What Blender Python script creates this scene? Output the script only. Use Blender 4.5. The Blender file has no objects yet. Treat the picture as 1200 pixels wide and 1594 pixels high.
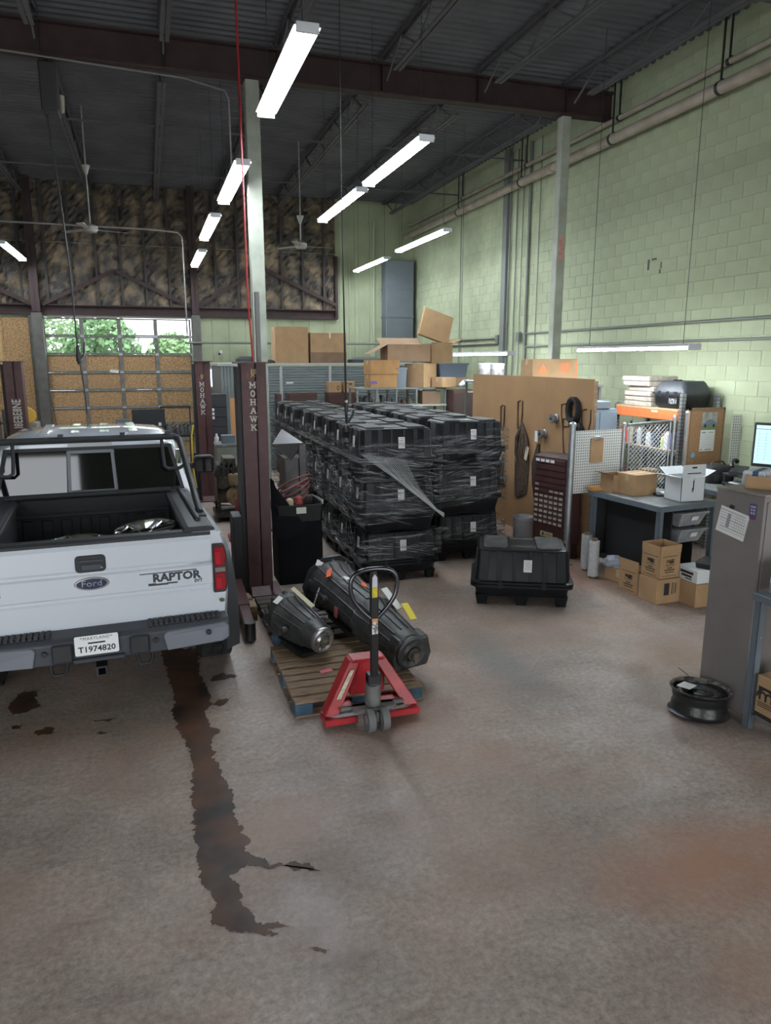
import bpy, bmesh, math, random
from mathutils import Vector, Matrix
from math import pi, sin, cos, radians as rad
SC=bpy.context.scene; COL=SC.collection
# ---------------- camera ----------------
cam=bpy.data.cameras.new('camera'); camo=bpy.data.objects.new('camera',cam); COL.objects.link(camo)
cam.sensor_fit='VERTICAL'; cam.sensor_height=36; cam.lens=36*1130/1594; cam.clip_start=.05
camo.location=(0,0,2.7); camo.rotation_euler=(rad(90-11.85),0,rad(-17.8)); SC.camera=camo
# ---------------- world: bright overcast sky ----------------
W=bpy.data.worlds.new('sky'); SC.world=W; W.use_nodes=True
bg=W.node_tree.nodes['Background']; bg.inputs[0].default_value=(.90,.95,1.0,1); bg.inputs[1].default_value=2.9
# ---------------- exposure ----------------
vs=SC.view_settings; vs.view_transform='Standard'; vs.look='None'; vs.gamma=1; vs.use_curve_mapping=False; vs.exposure=0.85
TUBE=54.0   # strength of the fluorescent tubes
# ---------------- helpers ----------------
random.seed(4)
R=random.uniform
class MB:
    def __init__(s,xf=None): s.v=[];s.f=[];s.m=[];s.xf=xf
    def add(s,vs,fs,mi=0):
        o=len(s.v)
        if s.xf is not None: vs=[tuple(s.xf@Vector(p)) for p in vs]
        s.v+=[tuple(p) for p in vs]; s.f+=[tuple(i+o for i in f) for f in fs]; s.m+=[mi]*len(fs); return s
    def bx(s,x0,x1,y0,y1,z0,z1,mi=0):
        return s.add([(x0,y0,z0),(x1,y0,z0),(x1,y1,z0),(x0,y1,z0),(x0,y0,z1),(x1,y0,z1),(x1,y1,z1),(x0,y1,z1)],
          [(3,2,1,0),(4,5,6,7),(0,1,5,4),(1,2,6,5),(2,3,7,6),(3,0,4,7)],mi)
    def box(s,c,d,rot=(0,0,0),mi=0):
        m=Matrix.Translation(c)@__import__('mathutils').Euler(rot).to_matrix().to_4x4()
        x,y,z=d[0]/2,d[1]/2,d[2]/2
        return s.add([tuple(m@Vector(p)) for p in [(-x,-y,-z),(x,-y,-z),(x,y,-z),(-x,y,-z),(-x,-y,z),(x,-y,z),(x,y,z),(-x,y,z)]],
          [(3,2,1,0),(4,5,6,7),(0,1,5,4),(1,2,6,5),(2,3,7,6),(3,0,4,7)],mi)
    def bar(s,a,b,w,h,mi=0):      # rectangular bar from a to b
        a=Vector(a);b=Vector(b);d=(b-a);L=d.length;q=d.to_track_quat('X','Z').to_matrix().to_4x4()
        m=Matrix.Translation((a+b)/2)@q; x,y,z=L/2,w/2,h/2
        return s.add([tuple(m@Vector(p)) for p in [(-x,-y,-z),(x,-y,-z),(x,y,-z),(-x,y,-z),(-x,-y,z),(x,-y,z),(x,y,z),(-x,y,z)]],
          [(3,2,1,0),(4,5,6,7),(0,1,5,4),(1,2,6,5),(2,3,7,6),(3,0,4,7)],mi)
    def cyl(s,a,b,r,r2=None,n=12,mi=0,cap=True):
        r2=r if r2 is None else r2; a=Vector(a);b=Vector(b); q=(b-a).to_track_quat('Z','Y')
        vs=[]
        for c,rr in((a,r),(b,r2)):
            for i in range(n):
                t=2*pi*i/n; vs.append(tuple(c+q@Vector((rr*cos(t),rr*sin(t),0))))
        fs=[(i,(i+1)%n,n+(i+1)%n,n+i) for i in range(n)]
        if cap: fs+=[tuple(range(n-1,-1,-1)),tuple(range(n,2*n))]
        return s.add(vs,fs,mi)
    def tube(s,pts,r,n=8,closed=False,mi=0):
        P=[Vector(p) for p in pts];N=len(P);rs=r if isinstance(r,(list,tuple)) else [r]*N
        vs=[];up=None
        for i,p in enumerate(P):
            t=((P[(i+1)%N]-P[i-1]) if closed else (P[min(i+1,N-1)]-P[max(i-1,0)])).normalized()
            if up is None:
                up=Vector((0,0,1)) if abs(t.z)<.9 else Vector((1,0,0))
            u=(up-t*up.dot(t)); 
            if u.length<1e-4: u=t.orthogonal()
            u.normalize(); up=u; w=t.cross(u)
            for k in range(n):
                a=2*pi*k/n; vs.append(tuple(p+(u*cos(a)+w*sin(a))*rs[i]))
        fs=[]
        for i in range(N if closed else N-1):
            j=(i+1)%N
            for k in range(n): fs.append((i*n+k,i*n+(k+1)%n,j*n+(k+1)%n,j*n+k))
        if not closed: fs+=[tuple(range(n-1,-1,-1)),tuple(range((N-1)*n,N*n))]
        return s.add(vs,fs,mi)
    def lathe(s,prof,c=(0,0,0),d=(0,0,1),n=24,mi=0,cap=True):
        q=Vector(d).to_track_quat('Z','Y');c=Vector(c);vs=[];N=len(prof)
        for r,h in prof:
            for i in range(n):
                t=2*pi*i/n; vs.append(tuple(c+q@Vector((r*cos(t),r*sin(t),h))))
        fs=[(j*n+i,j*n+(i+1)%n,(j+1)*n+(i+1)%n,(j+1)*n+i) for j in range(N-1) for i in range(n)]
        if cap:
            if prof[0][0]>1e-5: fs.append(tuple(range(n-1,-1,-1)))
            if prof[-1][0]>1e-5: fs.append(tuple(range((N-1)*n,N*n)))
        return s.add(vs,fs,mi)
    def prism(s,poly,ax,a,b,mi=0):   # 2D outline in the plane across axis ax, from a to b
        n=len(poly)
        def p3(p,h): return {'x':(h,p[0],p[1]),'y':(p[0],h,p[1]),'z':(p[0],p[1],h)}[ax]
        vs=[p3(p,a) for p in poly]+[p3(p,b) for p in poly]
        return s.add(vs,[tuple(range(n-1,-1,-1)),tuple(range(n,2*n))]+[(i,(i+1)%n,n+(i+1)%n,n+i) for i in range(n)],mi)
    def loft(s,rings,cap=True,mi=0,closed=True):
        n=len(rings[0]);vs=[p for r in rings for p in r];N=len(rings)
        fs=[(j*n+i,j*n+(i+1)%n,(j+1)*n+(i+1)%n,(j+1)*n+i) for j in range(N-1) for i in range(n if closed else n-1)]
        if cap: fs+=[tuple(range(n-1,-1,-1)),tuple(range((N-1)*n,N*n))]
        return s.add(vs,fs,mi)
    def mesh(s,name,mat,smooth=None):
        me=bpy.data.meshes.new(name); me.from_pydata(s.v,[],s.f)
        for m in (mat if isinstance(mat,(list,tuple)) else [mat]): me.materials.append(m)
        me.polygons.foreach_set('material_index',s.m)
        bm=bmesh.new(); bm.from_mesh(me); bmesh.ops.recalc_face_normals(bm,faces=bm.faces); bm.to_mesh(me); bm.free()
        if smooth:
            me.polygons.foreach_set('use_smooth',[True]*len(me.polygons)); me.set_sharp_from_angle(angle=smooth)
        return me
    def build(s,name,mat,par=None,smooth=None,bev=0,seg=1,loc=None,rot=None):
        return link(name,s.mesh(name,mat,smooth),par,bev,seg,loc,rot)
def link(name,me,par=None,bev=0,seg=1,loc=None,rot=None):
    o=bpy.data.objects.new(name,me); COL.objects.link(o)
    if par is not None: o.parent=par
    if loc is not None: o.location=loc
    if rot is not None: o.rotation_euler=rot
    if bev:
        b=o.modifiers.new('bevel','BEVEL'); b.width=bev; b.segments=seg; b.limit_method='ANGLE'; b.angle_limit=rad(35)
        if seg>1: b.harden_normals=False
    return o
def tag(o,label,cat,group=None,kind=None):
    o['label']=label; o['category']=cat
    if group: o['group']=group
    if kind: o['kind']=kind
    return o
def thing(name,label,cat,loc=(0,0,0),rz=0,group=None,rot=None):
    o=bpy.data.objects.new(name,None); COL.objects.link(o); o.empty_display_size=.1
    o.location=loc; o.rotation_euler=rot if rot else (0,0,rz); return tag(o,label,cat,group)
def struct(name,mb,mat,par=None,**k):
    o=mb.build(name,mat,par,**k); o['kind']='structure'; return o
def dup(o,par=None):
    c=o.copy(); COL.objects.link(c)
    if par is not None: c.parent=par
    for ch in list(o.children): dup(ch,c)
    return c
def rrect(x0,x1,y0,y1,r,n=4):   # rounded rectangle outline
    out=[]
    for cx,cy,a in((x1-r,y0+r,-90),(x1-r,y1-r,0),(x0+r,y1-r,90),(x0+r,y0+r,180)):
        for i in range(n+1):
            t=rad(a+90*i/n); out.append((cx+r*cos(t),cy+r*sin(t)))
    return out
def arc(cx,cy,r,a0,a1,n): return [(cx+r*cos(rad(a0+(a1-a0)*i/n)),cy+r*sin(rad(a0+(a1-a0)*i/n))) for i in range(n+1)]
MC={}
def mat(name,col,rough=.6,metal=0,var=0,vs=6,bump=0,bs=40,col2=None,emit=0,alpha=1,trans=0,coat=0,det=4,ior=None,stretch=None,lo=.35,hi=.65,spec=None):
    if name in MC: return MC[name]
    m=bpy.data.materials.new(name); m.use_nodes=True; nt=m.node_tree; N=nt.nodes; b=N['Principled BSDF']; Lk=nt.links.new
    b.inputs['Base Color'].default_value=(*col,1); b.inputs['Roughness'].default_value=rough; b.inputs['Metallic'].default_value=metal
    if spec is not None: b.inputs['Specular IOR Level'].default_value=spec
    if coat: b.inputs['Coat Weight'].default_value=coat; b.inputs['Coat Roughness'].default_value=.06
    if trans: b.inputs['Transmission Weight'].default_value=trans
    if ior: b.inputs['IOR'].default_value=ior
    if alpha<1: b.inputs['Alpha'].default_value=alpha
    if emit: b.inputs['Emission Color'].default_value=(*col,1); b.inputs['Emission Strength'].default_value=emit
    if var or bump:
        tc=N.new('ShaderNodeTexCoord'); src=tc.outputs['Object']
        if stretch:
            mp=N.new('ShaderNodeMapping'); mp.inputs['Scale'].default_value=stretch; Lk(src,mp.inputs[0]); src=mp.outputs[0]
    if var or col2:
        n=N.new('ShaderNodeTexNoise'); n.inputs['Scale'].default_value=vs; n.inputs['Detail'].default_value=det; Lk(src,n.inputs['Vector'])
        rp=N.new('ShaderNodeValToRGB'); e=rp.color_ramp.elements; e[0].position=lo; e[1].position=hi
        c2=col2 or tuple(c*(1-var) for c in col)
        e[0].color=(*c2,1); e[1].color=(*col,1); Lk(n.outputs[0],rp.inputs[0]); Lk(rp.outputs[0],b.inputs['Base Color'])
    if bump:
        n2=N.new('ShaderNodeTexNoise'); n2.inputs['Scale'].default_value=bs; n2.inputs['Detail'].default_value=3; Lk(src,n2.inputs['Vector'])
        bp=N.new('ShaderNodeBump'); bp.inputs['Strength'].default_value=bump; bp.inputs['Distance'].default_value=.01; Lk(n2.outputs[0],bp.inputs['Height']); Lk(bp.outputs[0],b.inputs['Normal'])
    MC[name]=m; return m
def text(s,size,name,m,par,loc,rot,ext=.0008,ax='CENTER',sx=1,bold=0,space=1):
    c=bpy.data.curves.new(name,'FONT'); c.body=s; c.size=size; c.extrude=ext; c.align_x=ax; c.align_y='CENTER'; c.offset=bold; c.space_character=space; c.resolution_u=2
    c.materials.append(m); o_=bpy.data.objects.new(name,c); COL.objects.link(o_); me=bpy.data.meshes.new_from_object(o_); bpy.data.objects.remove(o_); o=bpy.data.objects.new(name,me); COL.objects.link(o); o.parent=par; o.location=loc; o.rotation_euler=rot; o.scale=(sx,1,1); return o
def fuzz(poly,sub,amp,sd=1):     # ragged outline
    rn=random.Random(sd);out=[];n=len(poly)
    for i in range(n):
        a=Vector(poly[i]);b=Vector(poly[(i+1)%n]);d=b-a
        k=max(1,int(d.length/sub)); nn=Vector((-d.y,d.x)).normalized() if d.length>1e-6 else Vector((0,0))
        for j in range(k):
            out.append(tuple(a+d*(j/k)+nn*rn.gauss(0,amp)))
    return out
# ---------------- shared materials ----------------
GREEN=mat('green_wall_paint',(.40,.44,.285),.75,var=.22,vs=1.6,bump=.25,bs=30,det=8)
STEEL=mat('galvanised_steel',(.42,.44,.45),.4,.8,var=.2,vs=14)
DKSTEEL=mat('dark_steel',(.05,.05,.055),.45,.7)
BLKPL=mat('black_plastic',(.012,.013,.015),.42,bump=.15,bs=90,var=.3,vs=9)
RUBBER=mat('rubber',(.016,.016,.017),.8,bump=.2,bs=60)
PAPER=mat('white_paper',(.72,.72,.70),.8)
INK=mat('black_ink',(.02,.02,.022),.8)
KRAFT=mat('cardboard',(.40,.25,.13),.85,var=.14,vs=5,bump=.08,bs=25)
KRAFTD=mat('cardboard_dark',(.22,.14,.085),.85,var=.18,vs=5)
BROWN=mat('maroon_paint',(.085,.032,.032),.5,var=.25,vs=7,bump=.06,bs=20)
BEAM=mat('red_oxide_steel',(.050,.026,.026),.7,var=.3,vs=5)
JOIST=mat('grey_joist_paint',(.12,.115,.125),.7,var=.2,vs=5)
DECK=mat('grey_deck_paint',(.115,.115,.127),.65,.0,var=.3,vs=1.3,det=6)
COLP=mat('pale_green_grey_paint',(.38,.40,.33),.65,var=.25,vs=4)
OSB=mat('osb_board',(.50,.32,.16),.8,col2=(.27,.155,.07),vs=26,bump=.3,bs=30,det=5,lo=.38,hi=.62)
GLASS=mat('clear_glass',(1,1,1),.02,trans=1,ior=1.1)
WHITE=mat('white_enamel',(.62,.63,.65),.35)
SOOT=mat('sooty_kraft_batt',(.27,.195,.12),.55,col2=(.05,.042,.036),vs=3.2,bump=.8,bs=9,det=12,lo=.40,hi=.74)
GREYP=mat('blue_grey_paint',(.13,.155,.18),.5,var=.15,vs=6)
CHROME=mat('chrome',(.75,.76,.78),.12,1)
RED=mat('red_paint',(.42,.025,.03),.4,var=.3,vs=9)
WOOD=mat('weathered_wood',(.30,.20,.12),.8,var=.55,vs=7,bump=.3,bs=18,stretch=(1.2,14,8))
# ======================= SETTING =======================
XW,YB,ZC=7.7,21.4,7.2
# floor with wear painted by noise and a few rust-red and greenish stains that belong to the slab
def floor_mat():
    m=bpy.data.materials.new('worn_concrete'); m.use_nodes=True; nt=m.node_tree; N=nt.nodes; L=nt.links.new; b=N['Principled BSDF']
    tc=N.new('ShaderNodeTexCoord'); o=tc.outputs['Object']
    def noise(s,d,st=None,rough=.6):
        n=N.new('ShaderNodeTexNoise'); n.inputs['Scale'].default_value=s; n.inputs['Detail'].default_value=d; n.inputs['Roughness'].default_value=rough
        if st:
            mp=N.new('ShaderNodeMapping'); mp.inputs['Scale'].default_value=st; mp.inputs['Rotation'].default_value=(0,0,rad(25)); L(o,mp.inputs[0]); L(mp.outputs[0],n.inputs['Vector'])
        else: L(o,n.inputs['Vector'])
        return n.outputs[0]
    def ramp(f,p0,c0,p1,c1):
        r=N.new('ShaderNodeValToRGB'); e=r.color_ramp.elements; e[0].position=p0;e[1].position=p1;e[0].color=(*c0,1);e[1].color=(*c1,1); L(f,r.inputs[0]); return r.outputs[0]
    def mix(f,a,c,bt='MIX'):
        x=N.new('ShaderNodeMix'); x.data_type='RGBA'; x.blend_type=bt
        if isinstance(f,float): x.inputs[0].default_value=f
        else: L(f,x.inputs[0])
        if isinstance(a,tuple): x.inputs[6].default_value=(*a,1)
        else: L(a,x.inputs[6])
        if isinstance(c,tuple): x.inputs[7].default_value=(*c,1)
        else: L(c,x.inputs[7])
        return x.outputs[2]
    def math_(op,a,c):
        x=N.new('ShaderNodeMath'); x.operation=op; x.use_clamp=True
        for i,q in enumerate((a,c)):
            if isinstance(q,(int,float)): x.inputs[i].default_value=q
            else: L(q,x.inputs[i])
        return x.outputs[0]
    base=ramp(noise(1.1,9,None,.65),.3,(.25,.198,.170),.72,(.47,.385,.338))
    fine=ramp(noise(26,8,None,.8),.34,(.50,.49,.485),.64,(1.16,1.14,1.12))
    c=mix(1.0,base,fine,'MULTIPLY')
    st=ramp(noise(2.2,8,(.6,4.0,1),.7),.52,(0,0,0),.72,(1,1,1)); c=mix(math_('MULTIPLY',st,.30),c,(.30,.28,.26))
    dk=ramp(noise(2.6,8,(.7,2.6,1),.75),.55,(0,0,0),.75,(1,1,1)); c=mix(math_('MULTIPLY',dk,.65),c,(.085,.075,.072))
    rust=ramp(noise(.75,7,None,.6),.45,(0,0,0),.68,(1,1,1)); c=mix(math_('MULTIPLY',rust,.65),c,(.32,.195,.13))
    brk=noise(3.5,8,None,.7)
    for (x,y,rx,ry,k,col) in ((2.75,2.8,1.0,.55,.85,(.33,.165,.10)),(4.3,5.1,.8,.7,.6,(.27,.15,.085)),(1.75,4.85,.75,.5,.6,(.22,.12,.08)),(.65,3.9,.5,.4,.4,(.24,.13,.085)),(2.3,6.3,.5,1.0,.5,(.23,.13,.085)),(5.0,8.0,1.2,1.4,.75,(.26,.14,.09)),(2.9,5.6,.42,1.3,.6,(.14,.15,.135)),(2.05,6.0,.16,.12,.8,(.05,.045,.04)),(0,6.2,1.0,.9,.35,(.10,.095,.095)),(5.4,10.5,1.4,2,.6,(.24,.12,.08))):
        mp=N.new('ShaderNodeMapping'); mp.inputs['Location'].default_value=(-x/rx,-y/ry,0); mp.inputs['Scale'].default_value=(1/rx,1/ry,0); L(o,mp.inputs[0])
        g=N.new('ShaderNodeTexGradient'); g.gradient_type='SPHERICAL'; L(mp.outputs[0],g.inputs[0])
        f=math_('MULTIPLY',g.outputs['Fac'],brk); f=ramp(f,.08,(0,0,0),.42,(1,1,1)); c=mix(math_('MULTIPLY',f,k),c,col)
    sp=ramp(noise(95,3,None,.8),.70,(0,0,0),.74,(1,1,1)); c=mix(math_('MULTIPLY',sp,.75),c,(.42,.41,.39))
    sp2=ramp(noise(60,3,None,.8),.27,(1,1,1),.31,(0,0,0)); c=mix(math_('MULTIPLY',sp2,.5),c,(.06,.055,.05))
    L(c,b.inputs['Base Color'])
    L(ramp(noise(2.5,6),.35,(.42,)*3,.7,(.72,)*3),b.inputs['Roughness'])
    bp=N.new('ShaderNodeBump'); bp.inputs['Strength'].default_value=.22; bp.inputs['Distance'].default_value=.006; L(noise(38,6,None,.7),bp.inputs['Height']); L(bp.outputs[0],b.inputs['Normal'])
    return m
struct('floor',MB().bx(-9,XW+.3,-3,YB+.3,-.2,0),floor_mat())
# right wall: painted block, running bond
wr=struct('wall_right',MB().bx(XW+.006,XW+.3,-1.6,YB+.3,0,ZC+.1),GREEN)
CH,CL=.2,.4
bm_=MB(); d=.006; y,z=CL-.007,CH-.006; e=.003
bm_.add([(0,0,0),(0,y,0),(0,y,z),(0,0,z)],[]); bm_.v=[]
bm_.add([(d,0,0),(d,y,0),(d,y,z),(d,0,z),(0,e,e),(0,y-e,e),(0,y-e,z-e),(0,e,z-e)],[(4,5,6,7),(0,1,5,4),(1,2,6,5),(2,3,7,6),(3,0,4,7)])
blk=bm_.mesh('concrete_block',GREEN)
near=[];rest=MB()
for r in range(35):
    z0=r*CH+.02
    for k in range(-4,56):
        y0=k*CL+(CL/2 if r%2 else 0)
        if y0>YB-.3: continue
        # the blocks that show largest: above the furniture, near the camera, inside the frame
        zz=z0+.1-2.7; yy=y0+.2
        fw=XW*.3057+yy*.9521; rr=XW*.9521-yy*.3057
        dep=fw*.9787-zz*.2053; up=zz*.9787+fw*.2053
        vis= dep>0 and abs(rr/dep*1130)<630 and -560<1130*up/dep<820
        near.append(((dep if vis and zz>-.3 else 99+dep),y0,z0))
near.sort()
for i,(q,y0,z0) in enumerate(near):
    jx=R(-.0006,.0006)
    if i<290: o=link('concrete_block',blk,wr,loc=(XW+jx,y0,z0))
    else: rest.add([(p[0]+XW+jx,p[1]+y0,p[2]+z0) for p in bm_.v],bm_.f)
o=rest.build('concrete_block_field',GREEN,wr); o['kind']='stuff'
# left and front walls (outside the frame, they close the room; the front opens behind the camera on both sides of an added pier)
struct('wall_left',MB().bx(-9.2,-9,-3,YB+.3,0,ZC+.1),GREEN)
fw_=MB(); fw_.bx(-9,-6.5,-1.8,-1.6,0,ZC); fw_.bx(-6.5,7.3,-1.8,-1.6,3.75,ZC); fw_.bx(-.45,2.9,-1.8,-1.6,0,3.75); fw_.bx(7.3,XW,-1.8,-1.6,0,ZC); struct('wall_front',fw_,GREEN)  # pier and low head added to darken the truck glass reflection and upper walls
# back wall
DX0,DX1,DZ=-2.55,1.2,3.85
wb=MB(); wb.bx(-9,DX0-.12,YB+.02,YB+.3,0,DZ); wb.bx(DX1+.1,XW+.3,YB+.02,YB+.3,0,DZ); wb.bx(-9,XW+.3,YB+.02,YB+.3,DZ,ZC+.1)
wback=struct('wall_back',wb,GREEN)
# painted panels of the lower right part, each a slightly proud sheet
for i in range(14):
    x0=DX1+.12+i*.46; z1=DZ-.02 if x0<5.3 else ZC-.1
    MB().bx(x0,x0+.452,YB-.005,YB+.02,0,z1).build('wall_panel',GREEN,wback,bev=.004)
# insulated band above the doors: steel girt, studs, batts, diagonal braces
bd=MB(); bd.bx(-9,5.35,YB-.16,YB,DZ,DZ+.03); bd.bx(-9,5.35,YB-.02,YB,DZ,DZ+.26); bd.bx(-9,5.35,YB-.16,YB,DZ+.23,DZ+.26)
bd.build('steel_girt',BEAM,wback)
xs=[-6+.61*i for i in range(19)]
rb=random.Random(2)
for i,x in enumerate(xs):
    if x>5.4: break
    MB().bx(x-.03,x+.03,YB-.13,YB,DZ+.26,ZC-.05).build('wall_stud',mat('dark_stud',(.05,.045,.045),.7),wback)
    x1=min(x+.58,5.33)
    if x1-x<.2: continue
    for zz in range(2):
        za=DZ+.27+zz*1.55; zb=min(za+1.53,ZC-.06); nx,nz=6,16; vs=[];fs=[]
        for a in range(nz+1):
            for c in range(nx+1):
                u=c/nx; bul=.05*sin(pi*u)+rb.uniform(-.025,.035)
                vs.append((x+.03+(x1-x-.03)*u,YB-.03-max(.002,bul),za+(zb-za)*a/nz))
        for a in range(nz):
            for c in range(nx): k=a*(nx+1)+c; fs.append((k,k+1,k+nx+2,k+nx+1))
        MB().add(vs,fs).build('insulation_batt',SOOT,wback)
for a,c in (((-2.5,4.1),(-.68,5.0)),((-.68,5.0),(1.25,4.1)),((1.4,4.12),(3.2,5.2)),((3.2,5.2),(5.3,4.25)),((-2.75,4.1),(-4.6,5.0))):
    MB().bar((a[0],YB-.17,a[1]),(c[0],YB-.17,c[1]),.05,.1).build('brace',BEAM,wback)
MB().bx(5.3,5.38,YB-.15,YB,DZ,5.6).build('corner_angle',BEAM,wback)
# overhead sectional door: 4 x 8 panels, upper rows glazed, the others filled with OSB board
dr=thing('door_1','sectional overhead door with glazed top rows and board filled lower panels','door',((DX0+DX1)/2,YB,0)); dr['kind']='structure'
ALU=mat('door_aluminium',(.20,.195,.18),.6,.2,var=.3,vs=8)
hw=(DX1-DX0)/2; rows=8; rh=(DZ-.06)/rows; cw=2*hw/4
for r in range(rows):
    z0=r*rh; fr=MB()
    fr.bx(-hw,hw,-.03,.02,z0,z0+.04); fr.bx(-hw,hw,-.03,.02,z0+rh-.04,z0+rh-.004)
    for c in range(5):
        x=-hw+c*cw; fr.bx(max(-hw,x-.05),min(hw,x+.05),-.035,.02,z0+.04,z0+rh-.04)
    s=fr.build('door_section',ALU,dr,bev=.004)
    for c in range(4):
        x0=-hw+c*cw+.035; x1=x0+cw-.07
        if r>=6: MB().bx(x0,x1,-.003,.003,z0+.035,z0+rh-.035).build('pane',GLASS,s)
        else:
            t=R(-.004,.006); MB().bx(x0-.01,x1+.01,-.006+t,.008+t,z0+.03,z0+rh-.03).build('osb_panel',OSB,s)
for c in range(5):
    for r in range(1,rows): 
        x=-hw+c*cw; MB().box((x,-.035,r*rh),(.09,.012,.07)).build('hinge',STEEL,dr)
for sx in(-1,1):
    MB().bx(sx*(hw+.05)-.04,sx*(hw+.05)+.04,-.12,-.02,0,DZ).build('door_track',STEEL,dr)
MB().bx(-hw-.1,hw+.1,-.05,.02,DZ-.055,DZ).build('header_seal',mat('pale_seal',(.55,.54,.5),.7),dr)
MB().box((-.2,-.03,5.05*rh),(.22,.004,.08),(0,.1,0)).build('sticker',PAPER,dr)
# steel jambs and timber beside the door
for nm,x0,x1,y0 in (('trim_1',DX0-.32,DX0-.1,YB-.14),('trim_2',DX1+.1,DX1+.22,YB-.1)):
    struct(nm,MB().bx(x0,x1,y0,YB+.02,0,DZ),COLP if nm=='trim_2' else mat('grey_jamb',(.12,.115,.1),.7,var=.3),bev=.01)
for i in range(6):
    x1=DX0-.33-i*.62
    struct('trim_%d'%(3+i),MB().bx(x1-.61,x1,YB-.05,YB+.015,0,DZ-.08),OSB)
struct('trim_9',MB().bx(-3.62,-3.54,YB-.12,YB-.05,0,DZ-.1),mat('pine_stud',(.55,.38,.18),.7,var=.2))
# exterior beyond the door: yard and trees
struct('ground',MB().bx(-30,30,YB+.3,60,-.25,-.05),mat('yard_asphalt',(.2,.2,.2),.9,var=.3,vs=2))
LEAF=[mat('leaf_green_%s'%k,c,.6,var=.4,vs=3) for k,c in(('mid',(.13,.26,.10)),('light',(.20,.34,.14)))]
rt=random.Random(8)
for i,(tx,ty,th,cr) in enumerate(((-9.6,33,6.2,2.2),(-4.6,37,6.8,2.1),(-1.6,31,4.5,1.5),(1.1,35,3.9,1.3),(4.2,34,3.8,1.5),(7.4,38,4.4,1.7),(-13.5,38,7.2,2.5),(-5.6,29,4.9,1.6))):
    t=thing('tree','leafy green tree outside the overhead door, '+('leftmost behind the wall','tall one left of the gap of sky','short one before the gap of sky','low one right of the gap of sky','second lowest at right','rightmost and farthest','far left and tallest','nearest of the left trees')[i],'tree',(tx,ty,-.05),group='trees outside the door')
    MB().tube([(0,0,0),(.05,0,th*.4),(0,.1,th*.8)],[.18,.13,.05],7).build('trunk',mat('bark',(.1,.075,.05),.9),t)
    lv=MB(); mid=th*.6
    for k in range(2600):
        while 1:
            p=Vector((rt.uniform(-1,1),rt.uniform(-1,1),rt.uniform(-1,1)))
            if .35<p.length<1: break
        p=Vector((p.x*cr,p.y*cr,mid+p.z*th*.42)); a=Vector((rt.gauss(0,1),rt.gauss(0,1),rt.gauss(0,1))).normalized(); c=a.orthogonal()
        s=rt.uniform(.08,.17); lv.add([p+a*s,p+c*s*.5,p-a*s,p-c*s*.5],[(0,1,2,3)])
    o=lv.build('foliage',LEAF[i%2],t); o['kind']='stuff'
# ceiling: ribbed steel deck on bar joists and two girders
prof=[];x=-1.7
yk=-1.7
while yk<YB:
    prof+=[(yk,ZC),(yk+.07,ZC),(yk+.09,ZC-.04),(yk+.15,ZC-.04)]; yk+=.17
vs=[(X,y,z) for X in (-9,XW+.3) for y,z in prof]; n=len(prof)
ceil=struct('ceiling',MB().add(vs,[(i,i+1,n+i+1,n+i) for i in range(n-1)]).bx(-9.2,XW+.3,-3,YB+.3,ZC+.02,ZC+.2),DECK)
def girder(y,x0,x1):
    g=MB(); zb,zt=6.64,7.06
    g.bx(x0,x1,y-.1,y+.1,zb,zb+.025); g.bx(x0,x1,y-.1,y+.1,zt-.025,zt); g.bx(x0,x1,y-.008,y+.008,zb,zt)
    x=x0+1.58
    while x<x1: g.bx(x-.006,x+.006,y-.09,y+.09,zb,zt); x+=1.58
    return g
for y in (11.55,1.2): girder(y,-9,XW).build('girder',BEAM,ceil)
jx=[-1.12+1.585*k for k in range(-4,6)]
jm=None
def joist(y0,y1):
    j=MB(); zt,zb=ZC-.06,6.72
    for s in(-1,1):
        j.bx(s*.035-.025,s*.035+.025,y0,y1,zt-.012,zt); j.bx(s*.035-.004,s*.035+.004,y0,y1,zt-.05,zt)
        j.bx(s*.035-.025,s*.035+.025,y0+.7,y1-.7,zb,zb+.01); j.bx(s*.035-.004,s*.035+.004,y0+.7,y1-.7,zb,zb+.045)
    n=max(2,int((y1-y0-.5)/.62)); st=(y1-y0-.5)/n
    for k in range(n):
        a=y0+.25+k*st; up=k%2==0
        j.bar((0,a,zt-.03 if up else zb+.02),(0,a+st,zb+.02 if up else zt-.03),.022,.022)
    return j.mesh('roof_joist',JOIST)
jA,jB=joist(1.2,11.5),joist(11.6,YB)
for x in jx:
    link('roof_joist',jA,ceil,loc=(x,0,0)); link('roof_joist',jB,ceil,loc=(x,0,0))
for y in (4.2,7.6,14.6,18.0): MB().bx(-9,XW,y-.015,y+.015,6.73,6.76).build('bridging_angle',JOIST,ceil)
# ---------------- roof columns ----------------
def column(x,y,w,label,ztop=6.64,m=COLP):
    t=thing('roof_column',label,'column',(x,y,0))
    if m is COLP:
        MB().bx(-w/2,w/2,-w/2,w/2,0.015,ztop-.02).build('shaft',m,t,bev=.01,seg=2)
        MB().bx(-w*.75,w*.75,-w*.75,w*.75,ztop-.02,ztop).build('cap_plate',BEAM,t)
    else:
        b=MB(); b.bx(-w/2,w/2,-w/2,-w/2+.014,3.9,ztop); b.bx(-w/2,w/2,w/2-.014,w/2,3.9,ztop); b.bx(-.006,.006,-w/2,w/2,3.9,ztop); b.build('shaft',m,t); b=MB(); b.bx(-w*.62,w*.62,-w*.62,w*.62,.015,3.88); b.build('boxed_foot',mat('grey_jamb',(.17,.165,.145),.7,var=.3),t)
    MB().bx(-w,w,-w,w,0,.015).build('base_plate',BEAM,t); return t
c1=column(1.67,11.55,.2,'pale square roof column rising behind the nearest maroon lift post')
c2=column(6.82,11.55,.16,'pale square roof column before the green block wall, red sticker on it')
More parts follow.
